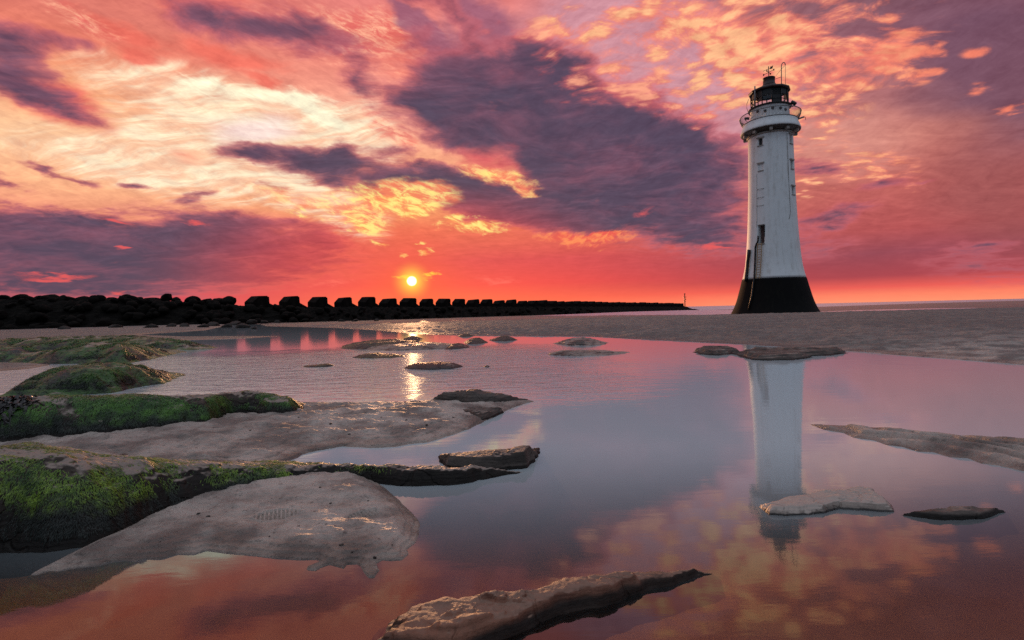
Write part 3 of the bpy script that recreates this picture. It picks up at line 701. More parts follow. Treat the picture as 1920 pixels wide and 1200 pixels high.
# --- first mossy ledge, left foreground
L1 = np.concatenate([GP([(-420, 1120), (-200, 1090), (0, 1040), (80, 1038), (150, 1030), (240, 1000), (330, 966), (420, 942), (520, 924), (600, 910), (660, 905), (720, 910), (770, 914), (830, 912), (890, 904), (940, 894), (988, 886)]),
                     GP([(985, 883), (940, 886), (890, 890), (830, 892), (760, 892), (690, 890), (620, 884), (540, 872), (430, 862), (330, 850), (200, 835), (0, 815), (-420, 800)])])
hx1 = lerp_x([(-400, .42), (0, .41), (80, .39), (130, .36), (185, .325), (260, .29), (330, .225), (420, .165), (520, .125), (600, .105), (680, .10), (800, .095), (880, .07), (940, .04), (990, .012)])
wx1 = lerp_x([(-400, .42), (0, .38), (200, .34), (330, .26), (420, .20), (520, .16), (600, .12), (680, .09), (760, .08), (900, .07), (990, .05)])
ledge1, F1 = rock('mossy_ledge', L1, lambda x, y, sd: hx1(x, y) + 0.022 * fbm(x * 2.2, y * 3, 3, 71), wx1, 0.0075, M_LEDGE, jag=0.035, jsc=4, seed=3, strata=0.12, lay=0.05, crest=[(-400, 845), (0, 838), (60, 833), (130, 842), (185, 856), (260, 860), (330, 868), (420, 874), (520, 877), (640, 880), (990, 881)], fall=0.7, rough=0.016, rsc=7)
tag(ledge1, 'nearest mossy rock ledge at lower left, bright green on top, tapering to a bare blade', 'rock')
u_of = lambda X, Y: X / np.maximum(Y, .3)
uL = lambda px: ray(px, 850)[0]
def m1(X, Y, Z, SD, gx, gy):
    fade = ss(u_of(X, Y), uL(760), uL(560))
    pat = ss(fbm(X * 3.0, Y * 6, 5, 81) + 0.22 * np.minimum(np.hypot(gx, gy), 1.6) + 0.16 * ss(u_of(X, Y), uL(250), uL(450)), 0.06, 0.34)
    return (0.015 + pat) * fade * (Z > 0.05)
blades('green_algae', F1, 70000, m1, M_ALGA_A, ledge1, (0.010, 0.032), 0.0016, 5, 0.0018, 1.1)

# --- second mossy ledge behind it
L2 = np.concatenate([GP([(-420, 850), (-100, 832), (0, 828), (100, 820), (200, 813), (300, 803), (400, 789), (450, 774), (520, 776), (566, 772), (580, 764)], 0.09),
                     GP([(590, 766), (560, 765), (500, 763), (440, 764), (330, 770), (200, 778), (0, 786), (-420, 800)])])
hx2 = lerp_x([(-400, .42), (0, .41), (130, .40), (200, .39), (300, .35), (400, .315), (450, .29), (500, .275), (540, .215), (560, .17), (590, .10)])
ledge2, F2 = rock('mossy_ledge', L2, lambda x, y, sd: hx2(x, y) + 0.025 * fbm(x * 1.6, y * 2.4, 3, 72), lerp_x([(-400, .40), (300, .34), (450, .30), (580, .22)]), 0.011, M_LEDGE, jag=0.06, jsc=3, seed=33, strata=0.1, lay=0.06, crest=[(-400, 752), (0, 747), (130, 743), (250, 741), (340, 743), (400, 739), (450, 734), (500, 737), (540, 746), (560, 752), (590, 758)], fall=0.9, rough=0.02, rsc=5)
tag(ledge2, 'second mossy rock ledge, dark green face with black seaweed draped along its top', 'rock')
def m2(X, Y, Z, SD, gx, gy):
    pat = ss(fbm(X * 1.7, Y * 3, 4, 84) + 0.32 * np.hypot(gx, gy), 0.06, 0.42)
    return (0.02 + pat) * (Z > 0.12)
blades('green_algae', F2, 60000, m2, M_ALGA_B, ledge2, (0.014, 0.042), 0.0026, 6, 0.003, 1.1)

# bladder wrack draped over the second ledge
def surf_z(F, x, y):
    X, Y, Z, SD = F
    ix = np.clip(np.searchsorted(X[0], x) - 1, 0, X.shape[1] - 2); iy = np.clip(np.searchsorted(Y[:, 0], y) - 1, 0, X.shape[0] - 2)
    return Z[iy, ix]
def wrack(px, py, zt, rx, ry, n, seed, label):
    rg = np.random.RandomState(seed)
    cx, cy, _ = G(px, py, zt)
    vs, fs = [], []
    for i in range(n):
        a0 = rg.rand() * 6.283; r = rg.rand() ** 0.6
        x = cx + rx * r * math.cos(a0); y = cy + ry * r * math.sin(a0)
        th = rg.rand() * 6.283; L = 0.05 + 0.09 * rg.rand(); w = 0.008 + 0.008 * rg.rand()
        prev = None; lift = 0.012 + 0.03 * rg.rand() * (1 - r)
        for s in range(5):
            t = s / 4
            z = float(surf_z(F2, np.array(x), np.array(y))) + lift * math.sin(math.pi * min(1, t + 0.25)) + 0.006
            ww = w * (1.0 + 0.5 * math.sin(s * 2.4 + a0)) * (1 if s < 4 else 0.5)
            nxv, nyv = -math.sin(th), math.cos(th)
            b = len(vs)
            tw = 0.006 * math.sin(s * 1.7 + a0)
            vs += [(x - nxv * ww, y - nyv * ww, z - tw), (x + nxv * ww, y + nyv * ww, z + tw)]
            if prev is not None: fs.append((prev, prev + 1, b + 1, b))
            prev = b
            th += (rg.rand() - 0.5) * 1.1
            x += math.cos(th) * L / 4; y += math.sin(th) * L / 4 - 0.004
    o = mesh_np('seaweed', np.array(vs), np.array(fs), M_WRACK, None, False)
    tag(o, label, 'seaweed', 'dark seaweed on the second ledge')
wrack(175, 757, .40, .30, .16, 420, 1, 'largest tangle of black seaweed spilling down the middle of the second ledge')
wrack(285, 747, .42, .27, .12, 300, 2, 'black seaweed tangle on the crest of the second ledge, right of the largest one')
wrack(100, 765, .38, .20, .10, 160, 3, 'seaweed tangle low on the front of the second ledge, left of the largest')
wrack(395, 741, .41, .10, .06, 70, 4, 'small seaweed clump at the foot of the green hump on the second ledge')
wrack(425, 757, .36, .08, .06, 60, 5, 'small dark seaweed clump on the face of the green hump')
wrack(10, 752, .40, .22, .12, 150, 6, 'seaweed patch at the left edge of the photo on the second ledge')

# --- slab at the right tip of the sand apron
def prock(front, back, h, w, res, mat, name, label, cat='rock', zf=0.0, **kw):
    poly = np.concatenate([GP(front, zf), GP(back, 0.0)])
    o, F = rock(name, poly, h, w, res, mat, **kw)
    tag(o, label, cat); return o, F

prock([(770, 757), (830, 762), (880, 766), (930, 764), (975, 757), (1010, 752)], [(1000, 751), (960, 752), (900, 754), (830, 757), (790, 758)],
      lambda x, y, sd: lerp_x([(770, .05), (830, .17), (890, .18), (940, .12), (980, .055), (1010, .02)])(x, y), 0.14, 0.010, M_SLATE, 'rock_slab',
      'flat grey rock slab at the right tip of the sand flat', jag=0.03, jsc=4, seed=101, strata=0.5, lay=0.03, rough=0.012, rsc=7)
prock([(855, 776), (880, 786), (905, 791), (930, 782), (948, 774)], [(940, 772), (900, 771), (865, 770)],
      0.065, 0.07, 0.008, M_SLATE, 'rock_slab', 'dark sunken rock step just below the slab at the sand flat tip', jag=0.02, jsc=5, seed=105, strata=0.4, lay=0.025)

# --- slab beyond the blade of the first ledge
prock([(817, 855), (822, 864), (834, 880), (880, 884), (940, 884), (990, 878), (1004, 866), (1016, 846), (1021, 838)], [(1012, 839), (990, 842), (930, 850), (850, 856)],
      lambda x, y, sd: lerp_x([(815, .03), (840, .085), (900, .095), (960, .105), (1000, .115), (1022, .06)])(x, y), 0.045, 0.0065, M_SLATE, 'rock_slab',
      'dark layered rock slab beyond the blade of the nearest ledge', jag=0.025, jsc=7, seed=111, strata=0.5, crest=[(815, 853), (850, 850), (930, 843), (990, 836), (1020, 836)], fall=0.2, lay=0.022, rough=0.008)

# --- sandstone rock at the bottom of the photo
front = [(640, 1260), (700, 1240), (860, 1240), (960, 1205), (1010, 1178), (1050, 1160), (1090, 1148), (1140, 1136), (1190, 1120), (1240, 1108), (1290, 1092), (1335, 1078), (1346, 1072)]
back = [(1340, 1068), (1280, 1070), (1230, 1076), (1180, 1082), (1130, 1090), (1080, 1098), (1030, 1108), (1000, 1120), (900, 1130), (820, 1132), (760, 1140), (715, 1165), (680, 1205)]
FR = np.concatenate([GP(front), GP(back)])
hfr = lerp_x([(640, .035), (700, .045), (760, .064), (820, .080), (900, .078), (1000, .066), (1040, .060), (1080, .066), (1130, .062), (1200, .054), (1260, .046), (1300, .042), (1335, .03), (1350, .02)])
def hfront(x, y, sd):
    # overlapping plates: a raised slab on the right, a bulge on the left
    plate = 0.016 * ss(fbm(x * 1.3, y * 4.0, 2, 121), -0.1, 0.12)
    return hfr(x, y) * (1 + 0.10 * fbm(x * 3.5, y * 6, 3, 122)) + plate - 0.014
rk, FRF = rock('sandstone_rock', FR, hfront, lerp_x([(640, .16), (800, .12), (1000, .075), (1330, .06)]), 0.0042, M_SANDSTONE, jag=0.03, jsc=5, seed=123, strata=0.45, lay=0.026, rough=0.010, rsc=10)
tag(rk, 'reddish sandstone rock at the bottom of the photo, sand on its flat plates', 'rock')

# --- two low sand-covered slabs in front of the lighthouse reflection
M_SANDYSLAB = mat_rock('sandy_slab', (92, 80, 72), (130, 116, 106), moss=0.0, sand=0.95, z_dark=0.012, bump=0.012, sandc=((124, 112, 104), (166, 151, 140)))
prock([(1413, 946), (1428, 958), (1440, 969), (1500, 969), (1545, 965), (1580, 959), (1640, 961), (1684, 964)], [(1684, 956), (1664, 938), (1640, 922), (1600, 918), (1540, 924), (1480, 935), (1430, 945)],
      lambda x, y, sd: lerp_x([(1410, .02), (1450, .036), (1520, .040), (1600, .044), (1650, .040), (1690, .018)])(x, y), 0.075, 0.0055, M_SANDYSLAB, 'sandstone_rock',
      'low sandy rock lying across the reflection of the lighthouse', jag=0.025, jsc=6, seed=131, strata=0.6, lay=0.012, rough=0.006)
prock([(1672, 966), (1720, 972), (1770, 976), (1810, 977), (1850, 973), (1898, 963)], [(1890, 959), (1850, 958), (1800, 958), (1740, 961), (1700, 964)],
      lambda x, y, sd: lerp_x([(1672, .01), (1740, .032), (1800, .036), (1860, .026), (1900, .008)])(x, y), 0.035, 0.0055, M_SLATE, 'sandstone_rock',
      'thin dark-faced rock at lower right, beside the low sandy one', jag=0.02, jsc=6, seed=135, strata=0.5, lay=0.012, rough=0.005)
# --- shelf of broken rock below the lighthouse
prock([(1372, 664), (1390, 671), (1420, 676), (1460, 677), (1500, 675), (1545, 670), (1590, 664), (1606, 660)], [(1590, 658), (1540, 656), (1480, 656), (1420, 657), (1385, 660)],
      lambda x, y, sd: 0.11 + 0.05 * fbm(x * 1.6, y * 1.2, 3, 141), 0.5, 0.03, M_SLATE, 'rock_shelf', 'broad flat shelf of broken rock where the lighthouse reflection begins', jag=0.25, jsc=1.5, seed=141, strata=0.9, lay=0.05, rough=0.03, rsc=2.2)
prock([(1290, 660), (1310, 664), (1340, 667), (1375, 665), (1392, 659)], [(1385, 655), (1350, 654), (1310, 655)],
      lambda x, y, sd: 0.10 + 0.04 * fbm(x * 1.6, y * 1.2, 3, 142), 0.35, 0.03, M_SLATE, 'rock_shelf', 'smaller flat rock shelf just left of the broad one', jag=0.2, jsc=1.5, seed=143, strata=0.8, lay=0.05, rough=0.03, rsc=2.2)

# --- rocks in the pool, and the low ledges at middle left
def poolrock(xl, xr, yt, yb, label, mat=M_POOLROCK, frac=0.55, seed=0, tail=0.5, moss=True, hvar=None):
    """an outline between the photo limits; the front edge lies on the water, the crest reaches the upper limit"""
    hx = YC - ROLL * ((xl + xr) / 2 - 960)
    Yf = 1000 * CAM_H / (yb - hx)
    h = (yb - yt) * frac * Yf / 1000
    Yb = 1000 * (CAM_H - h) / (yt - hx)
    Xl = ray(xl, yb)[0] * Yf; Xr = ray(xr, yb)[0] * Yf
    rg = np.random.RandomState(seed + 500)
    n = 34; pts = []
    cy = (Yf + Yb) / 2; ry = max((Yb - Yf) / 2, 0.18); cx = (Xl + Xr) / 2; rx = (Xr - Xl) / 2
    for i in range(n):
        a = 2 * math.pi * i / n
        c, s = math.cos(a), math.sin(a)
        kx = abs(c) ** 0.9 * (1 if c > 0 else -1); ky = abs(s) ** 1.3 * (1 if s > 0 else -1)
        yc = cy + ry * ky * (1 + 0.25 * (rg.rand() - 0.5))
        sx = yc / cy
        pts.append(((cx + rx * kx) * (0.5 + 0.5 * sx), yc))
    poly = np.array(pts)
    res = max(0.008, Yf * 0.0016)
    hv = hvar if hvar else (lambda t: 0.35 + 0.65 * np.sin(np.clip(t, 0, 1) * np.pi) ** 0.7)
    o, F = rock('pool_rock', poly, lambda x, y, sd: h * 1.05 * hv((x - Xl) / (Xr - Xl)) + 0.18 * h * fbm(x * 3.2 / max(rx, .3), y * 3 / max(rx, .3), 3, seed + 7), ry * 0.75, res, mat,
                jag=0.18 * ry, jsc=2.2 / max(ry, .1) * .6, seed=seed, strata=0.35, lay=h * 0.3, rough=0.09 * h, rsc=6 / max(rx, .3))
    tag(o, label, 'rock')
    return o, F
M_SANDYROCK = mat_rock('sandy_pool_rock', (34, 30, 26), (66, 58, 52), moss=0.2, sand=0.52, mossc=((44, 64, 24), (22, 34, 16)), z_dark=0.05, bump=0.03)
M_REDROCK = mat_rock('weedy_brown_rock', (40, 22, 17), (62, 38, 29), moss=0.0, sand=0.25, z_dark=0.05, bump=0.02)
poolrock(738, 872, 676, 694, 'brown weed-covered rock crossing the column of reflected sun', M_REDROCK, 0.5, 201)
poolrock(640, 762, 659, 673, 'thin mossy rock low in the water, left of the reflected sun', M_POOLROCK, 0.45, 203, hvar=lambda t: np.interp(t, [0, .15, .4, .5, .7, 1], [.3, 1, .9, .45, .6, .15]))
poolrock(543, 622, 680, 690, 'smallest low rock in the rippled water, nearest to the mossy ledges', M_POOLROCK, 0.45, 205, hvar=lambda t: np.interp(t, [0, .4, .75, 1], [.15, .5, 1, .3]))
poolrock(587, 800, 634, 655, 'long dark mossy rock bar across the far pool under the concrete blocks', M_POOLROCK, 0.5, 207)
poolrock(640, 880, 640, 658, 'longest sloping rock just behind the thin mossy one, touching the sun reflection', M_SANDYROCK, 0.42, 209)
poolrock(730, 785, 627, 641, 'small mossy hump behind the longest sloping rock', M_POOLROCK, 0.6, 211)
poolrock(815, 882, 640, 656, 'dark low rock to the right of the reflected sun', M_REDROCK, 0.5, 213)
poolrock(858, 914, 628, 646, 'domed weedy rock at the sand bank edge', M_POOLROCK, 0.6, 215)
poolrock(850, 890, 624, 632, 'small flat rock on the sand bank edge behind the domed one', M_POOLROCK, 0.6, 217)
poolrock(910, 977, 628, 640, 'rounded dark rock at the water edge, right of the domed one', M_POOLROCK, 0.6, 219)
poolrock(1040, 1162, 629, 649, 'weedy rock near the bank in the middle of the pool, farther of the pair', M_SANDYROCK, 0.5, 221)
poolrock(1023, 1207, 651, 668, 'long pale-tailed weedy rock in the middle of the pool, nearer of the pair', M_SANDYROCK, 0.45, 223, hvar=lambda t: np.interp(t, [0, .08, .2, .5, .7, 1], [.3, .9, 1, .7, .5, .15]))
poolrock(902, 922, 684, 689, 'tiny rock tip alone in the water right of the reflected sun', M_SLATE, 0.5, 225)

# middle left
M_MIDLEDGE = mat_rock('sandy_mossy_rock', (30, 26, 22), (56, 48, 41), moss=0.42, sand=0.42, mossc=((52, 86, 24), (26, 44, 16)), z_dark=0.12, bump=0.03)
PF = np.concatenate([GP([(-30, 748), (20, 746), (60, 747), (130, 744), (200, 738), (255, 728), (310, 720), (340, 709), (360, 700)]), GP([(352, 699), (300, 700), (240, 702), (170, 704), (100, 710), (40, 722), (0, 738)])])
lm, FM = rock('mossy_rock', PF, lambda x, y, sd: lerp_x([(-30, .03), (40, .20), (100, .32), (190, .40), (260, .34), (310, .22), (345, .10), (360, .03)])(x, y) + 0.04 * fbm(x * 1.2, y * 1.5, 3, 151), 0.75, 0.02, M_MIDLEDGE, jag=0.15, jsc=1.6, seed=151, strata=0.15, lay=0.08, rough=0.03, rsc=3, crest=[(-30, 742), (0, 738), (40, 706), (100, 691), (190, 681), (270, 684), (310, 690), (345, 697), (360, 700)], fall=1.2)
tag(lm, 'sandy mossy rock standing alone in the water at middle left', 'rock')
def m3(X, Y, Z, SD, gx, gy): return (0.01 + ss(fbm(X * 1.2, Y * 2, 4, 86), 0.05, 0.4)) * (Z > 0.1)
blades('green_algae', FM, 24000, m3, M_ALGA_C, lm, (0.02, 0.06), 0.005, 7, 0.01)
PG1 = np.concatenate([GP([(-300, 700), (-100, 690), (0, 680), (100, 683), (230, 682), (300, 673), (345, 662), (358, 659)]), GP([(350, 658), (300, 658), (200, 659), (0, 661), (-300, 672)])])
g1, FG1 = rock('mossy_rock', PG1, lambda x, y, sd: lerp_x([(-300, .5), (0, .52), (140, .54), (230, .46), (300, .30), (340, .14), (360, .04)])(x, y) + 0.08 * fbm(x * .5, y * .6, 3, 153), 1.3, 0.045, M_MIDLEDGE, jag=0.3, jsc=.8, seed=153, strata=0.15, lay=0.1, rough=0.05, rsc=1.6, crest=[(-300, 650), (0, 645), (140, 643), (230, 644), (300, 649), (355, 658)], fall=2.5)
tag(g1, 'wide mossy rock ledge at middle left, nearer of the two far ledges', 'rock')
blades('green_algae', FG1, 24000, m3, M_ALGA_C, g1, (0.04, 0.10), 0.009, 8, 0.015)
PG2 = np.concatenate([GP([(-300, 668), (0, 658), (100, 657), (250, 658), (350, 657), (395, 654), (418, 651)]), GP([(410, 649), (350, 647.5), (250, 647), (100, 648), (-300, 660)])])
g2, FG2 = rock('mossy_rock', PG2, lambda x, y, sd: lerp_x([(-300, .4), (0, .38), (40, .43), (130, .46), (200, .46), (260, .45), (320, .36), (380, .22), (418, .05)])(x, y) + 0.08 * fbm(x * .4, y * .5, 3, 155), 1.4, 0.06, M_MIDLEDGE, jag=0.4, jsc=.6, seed=155, strata=0.15, lay=0.12, rough=0.06, rsc=1.2, crest=[(-300, 643), (0, 637), (40, 635), (130, 631), (250, 631), (320, 636), (418, 650)], fall=3.0)
tag(g2, 'low dark mossy ledge at middle left, farther of the two', 'rock')
blades('green_algae', FG2, 20000, m3, M_ALGA_C, g2, (0.05, 0.13), 0.012, 9, 0.02)

# --- pebbles and shell bits lying on the sand
pm = bmesh.new(); bmesh.ops.create_icosphere(pm, subdivisions=2, radius=1.0)
for v in pm.verts: v.co *= 1 + 0.22 * float(perlin(np.array([v.co.x * 1.7]), np.array([v.co.y * 1.7 + v.co.z]), 4)[0])
pme = bpy.data.meshes.new('pebble'); pm.to_mesh(pme); pm.free(); pme.materials.append(M_SLATE)
for p_ in pme.polygons: p_.use_smooth = True
rgp = np.random.RandomState(77)
spots = [(390, 966), (372, 962), (505, 1000), (620, 940), (560, 985), (690, 935), (640, 1015), (660, 1025), (702, 1030), (735, 1012), (600, 920), (300, 1010),
         (705, 790), (715, 788), (762, 792), (655, 815), (540, 815), (470, 815), (372, 810), (400, 808), (850, 785), (800, 800), (620, 800), (560, 790)]
for j, (x, y) in enumerate(spots):
    X_, Y_, _ = G(x, y, 0.05)
    zg = float(ground_z(np.array([X_]), np.array([Y_]))[0])
    o = bpy.data.objects.new('pebble', pme); COL.objects.link(o)
    r = rgp.uniform(.004, .009) * (1.0 if y > 900 else 1.6)
    o.location = (X_, Y_, zg + r * 0.25); o.scale = (r * 1.4, r, r * .7); o.rotation_euler = (0, 0, rgp.uniform(0, 6))
    if y > 900: tag(o, 'tiny dark pebble on the nearest patch of sand', 'pebble', 'pebbles on the nearest sand')
    else: tag(o, 'small dark pebble on the sand flat below the second ledge', 'pebble', 'pebbles on the sand flat')
# ------------------------------------------------------------------ lighthouse
LB = G(1452, 588.0, 0.0)
S = LB[1] / FPX                      # metres per photo pixel, vertical
SH = S / math.sqrt(1 + (LB[0] / LB[1]) ** 2)   # metres per photo pixel, across
def zh(y): return (588.0 - y) * S
def rr(p): return p * SH

def mat_paint(name, base, dirt, streak=0.5, rough=0.55, spec=0.4):
    m, kk, out = newmat(name)
    p = texco(kk)
    n1 = kk.noise(kk.mapping(p, scale=(2.6, 2.6, 0.22)), 1.0, 6.0, 0.62); n2 = kk.noise(p, 1.6, 6.0, 0.6); n3 = kk.noise(p, 14.0, 4.0, 0.6)
    f = kk.math('ADD', kk.math('MULTIPLY', n1, 0.7), kk.math('MULTIPLY', n2, 0.4))
    c = kk.mix(kk.sstep(f, 0.52, 0.78, 0.0, streak), lin(*base), lin(*dirt))
    c = kk.mix(kk.sstep(n3, 0.60, 0.75, 0.0, 0.3), c, lin(*dirt))
    principled(kk, out, c, rough, kk.math('ADD', n2, kk.math('MULTIPLY', n3, 0.3)), 0.4, 0.03, spec)
    return m
M_WHITE = mat_paint('white_lighthouse_paint', (208, 210, 210), (150, 142, 132))
M_BLACK = mat_paint('black_base_paint', (13, 12, 12), (26, 24, 20), 0.7, 0.85, 0.1)
M_CORN = mat_paint('weathered_cornice', (150, 142, 134), (84, 74, 66), 0.8)
M_UNDER = mat_paint('dark_underside_stone', (66, 58, 52), (34, 28, 25), 0.8)  # darker tone for the cornice below the gallery
M_ROOF = mat_paint('dark_red_roof', (44, 15, 12), (22, 12, 11), 0.7, 0.5)
M_IRON = mat_paint('dark_iron', (15, 12, 12), (30, 20, 16), 0.5, 0.5)
M_RAIL = mat_paint('grey_iron', (112, 106, 104), (60, 52, 48), 0.5, 0.5)
M_CABLE = mat_paint('pale_painted_iron', (150, 146, 142), (90, 80, 74), 0.5, 0.5)
M_YELL = mat_paint('weathered_ladder_metal', (150, 120, 84), (80, 58, 40), 0.6, 0.6)
M_DARK = mat_paint('dark_opening', (14, 12, 12), (24, 20, 20), 0.4, 0.6)
M_DOOR = mat_paint('old_door_boards', (104, 74, 70), (60, 42, 40), 0.6, 0.7)
def mat_glass():
    m, kk, out = newmat('lantern_glass')
    gl = kk.n.new('ShaderNodeBsdfGlossy'); gl.inputs['Roughness'].default_value = 0.03
    tr = kk.n.new('ShaderNodeBsdfTransparent'); tr.inputs['Color'].default_value = (0.93, 0.91, 0.86, 1)
    mx = kk.n.new('ShaderNodeMixShader'); mx.inputs[0].default_value = 0.06
    kk.l.new(tr.outputs[0], mx.inputs[1]); kk.l.new(gl.outputs[0], mx.inputs[2]); kk.l.new(mx.outputs[0], out.inputs['Surface'])
    return m
M_GLASS = mat_glass()

LH = empty('lighthouse', (LB[0], LB[1], 0.0), -math.atan2(LB[0], LB[1]))
tag(LH, 'tall white lighthouse with black flared base, gallery and dark red lantern roof on the sand', 'lighthouse')

def pt(a, r, z): return (r * math.sin(a), -r * math.cos(a), z)     # bearing a from the side facing the camera, positive to the right

def finish(bm, name, mat, parent, smooth=True, bevel=0):
    bmesh.ops.recalc_face_normals(bm, faces=bm.faces)
    me = bpy.data.meshes.new(name); bm.to_mesh(me); bm.free()
    for p in me.polygons: p.use_smooth = smooth
    me.materials.append(mat)
    o = bpy.data.objects.new(name, me); COL.objects.link(o); o.parent = parent
    return o

def lathe(name, prof, mat, parent, seg=72, cap=True, smooth=True, openings=(), phase=0.0):
    """prof: list of (z, r); openings: (a0, a1, z0, z1, depth)"""
    al = [phase + 2 * math.pi * i / seg - math.pi for i in range(seg)]
    zl = [p[0] for p in prof]
    for o in openings:
        al = [a for a in al if abs(a - o[0]) > 0.02 and abs(a - o[1]) > 0.02] + [o[0], o[1]]
        zl = [z for z in zl if abs(z - o[2]) > 0.06 and abs(z - o[3]) > 0.06] + [o[2], o[3]]
    al = sorted(al)
    if openings: zl = sorted(zl); rl = list(np.interp(zl, [p[0] for p in prof], [p[1] for p in prof]))
    else: rl = [p[1] for p in prof]
    bm = bmesh.new(); n = len(al)
    vs = [[bm.verts.new(pt(a, r, z)) for a in al] for z, r in zip(zl, rl)]
    for i in range(len(zl) - 1):
        for j in range(n):
            j2 = (j + 1) % n
            am = (al[j] + al[j2]) / 2; zm = (zl[i] + zl[i + 1]) / 2
            if j2 and any(o[0] < am < o[1] and o[2] < zm < o[3] for o in openings): continue
            bm.faces.new((vs[i][j], vs[i][j2], vs[i + 1][j2], vs[i + 1][j]))
    if cap:
        bm.faces.new(vs[0][::-1]); bm.faces.new(vs[-1])
    # jambs
    for o in openings:
        am = (o[0] + o[1]) / 2; d = (math.sin(am) * o[4], -math.cos(am) * o[4])
        js = [j for j in range(n) if o[0] - 1e-6 <= al[j] <= o[1] + 1e-6]
        is_ = [i for i in range(len(zl)) if o[2] - 1e-6 <= zl[i] <= o[3] + 1e-6]
        ring = [(is_[0], j) for j in js] + [(i, js[-1]) for i in is_[1:]] + [(is_[-1], j) for j in js[::-1][1:]] + [(i, js[0]) for i in is_[::-1][1:-1]]
        outer = [vs[i][j] for i, j in ring]
        inner = [bm.verts.new((v.co.x - d[0], v.co.y - d[1], v.co.z)) for v in outer]
        for q in range(len(ring)):
            q2 = (q + 1) % len(ring)
            f = bm.faces.new((outer[q], outer[q2], inner[q2], inner[q])); f.smooth = False
    bmesh.ops.recalc_face_normals(bm, faces=bm.faces)
    o_ = finish(bm, name, mat, parent, smooth)
    if openings:
        for p in o_.data.polygons:
            if abs(p.normal.z) > 0.9: p.use_smooth = False
    return o_

def bx(bm, c, sx, sy, sz, M=None):
    vs = []
    for dz in (-.5, .5):
        for dx_, dy_ in ((-.5, -.5), (.5, -.5), (.5, .5), (-.5, .5)):
            v = Vector((dx_ * sx, dy_ * sy, dz * sz))
            if M is not None: v = M @ v
            vs.append(bm.verts.new(v + Vector(c)))
    for f in ((3, 2, 1, 0), (4, 5, 6, 7), (0, 1, 5, 4), (1, 2, 6, 5), (2, 3, 7, 6), (3, 0, 4, 7)):
        bm.faces.new([vs[i] for i in f])

def tube(bm, pts, r, seg=8):
    pts = [Vector(p) for p in pts]; rings = []
    up = Vector((0, 0, 1))
    for i, p in enumerate(pts):
        t = (pts[min(i + 1, len(pts) - 1)] - pts[max(i - 1, 0)]).normalized()
        a = t.cross(up)
        if a.length < 1e-3: a = t.cross(Vector((1, 0, 0)))
        a.normalize(); b = a.cross(t)
        rings.append([bm.verts.new(p + (a * math.cos(q * 2 * math.pi / seg) + b * math.sin(q * 2 * math.pi / seg)) * r) for q in range(seg)])
    for i in range(len(rings) - 1):
        for q in range(seg):
            bm.faces.new((rings[i][q], rings[i][(q + 1) % seg], rings[i + 1][(q + 1) % seg], rings[i + 1][q]))
    bm.faces.new(rings[0][::-1]); bm.faces.new(rings[-1])

def smoothprof(lst, n):
    """lst of (photo row, half width in photo pixels), bottom up -> fine profile"""
    zs = np.array([zh(y) for y, _ in lst]); rs = np.array([rr(p) for _, p in lst])
    m = np.gradient(rs, zs)
    out = []
    for z in np.linspace(zs[0], zs[-1], n):
        i = min(np.searchsorted(zs, z, 'right') - 1, len(zs) - 2); h = zs[i + 1] - zs[i]; t = (z - zs[i]) / h
        r = (2 * t**3 - 3 * t**2 + 1) * rs[i] + (t**3 - 2 * t**2 + t) * h * m[i] + (-2 * t**3 + 3 * t**2) * rs[i + 1] + (t**3 - t**2) * h * m[i + 1]
        out.append((z, r))
    return out

base_prof = smoothprof([(592, 86.5), (587, 84.2), (578, 79), (569, 74.8), (545, 67), (523, 60.9)], 24)
base_prof = [(-0.5, base_prof[0][1] + 0.15)] + base_prof
ob = lathe('base', base_prof, M_BLACK, LH, 96)
A1, A2 = math.radians(-25.5), math.radians(62)
def win(a, yt, yb, wpx, rpx): 
    hw = wpx / 2 / rpx
    return (a - hw, a + hw, zh(yb), zh(yt), 0.42)
OPS = [win(A1, 266, 279, 10, 43), win(A1, 312.5, 325, 9, 43.5), win(A2, 262.5, 279, 10, 43), win(A2, 309.5, 325, 10, 43.5), win(A2, 357, 372, 10, 44.5)]
DOOR = (A1 - 6.9 / 48.6, A1 + 6.9 / 48.6, zh(458.5), zh(425), 1.1)
tower_prof = smoothprof([(523, 60.4), (512, 57.3), (500, 54.6), (485, 52.5), (470, 51.0), (440, 48.6), (400, 46.4), (360, 44.7), (310, 43.5), (270, 42.8), (256, 42.6)], 60)
tw = lathe('tower', tower_prof, M_WHITE, LH, 96, True, True, OPS + [DOOR])

def panel(parent, name, o, depth, mat, trim=True, frame_mat=None, muntin=True):
    a = (o[0] + o[1]) / 2; zc = (o[2] + o[3]) / 2
    r = float(np.interp(zc, [p[0] for p in tower_prof], [p[1] for p in tower_prof]))
    w = 2 * r * math.sin((o[1] - o[0]) / 2); h = o[3] - o[2]
    R = Matrix.Rotation(a, 3, 'Z')
    bm = bmesh.new(); bx(bm, pt(a, r - depth, zc), w + 0.1, 0.06, h + 0.1, R)
    wn = finish(bm, name, mat, parent, False)
    return wn, a, r, w, h, zc, R
for i, o in enumerate(OPS):
    blind = (i == 1)
    wn, a, r, w, h, zc, R = panel(LH, 'window', o, 0.12 if blind else 0.30, M_WHITE if blind else M_DARK)
    if blind: wn['label'] = 'blocked up window painted white'
    if not blind:
        bm = bmesh.new()
        bx(bm, pt(a, r - 0.25, zc), 0.05, 0.05, h, R)
        finish(bm, 'glazing_bar', M_RAIL, wn, False)
    bm = bmesh.new(); bx(bm, pt(a, r + 0.02, o[3] + 0.07), w + 0.34, 0.16, 0.13, R)
    finish(bm, 'lintel', M_CORN, wn, False)
    bm = bmesh.new(); bx(bm, pt(a, r + 0.02, o[2] - 0.05), w + 0.16, 0.14, 0.09, R)
    finish(bm, 'sill', M_CORN, wn, False)
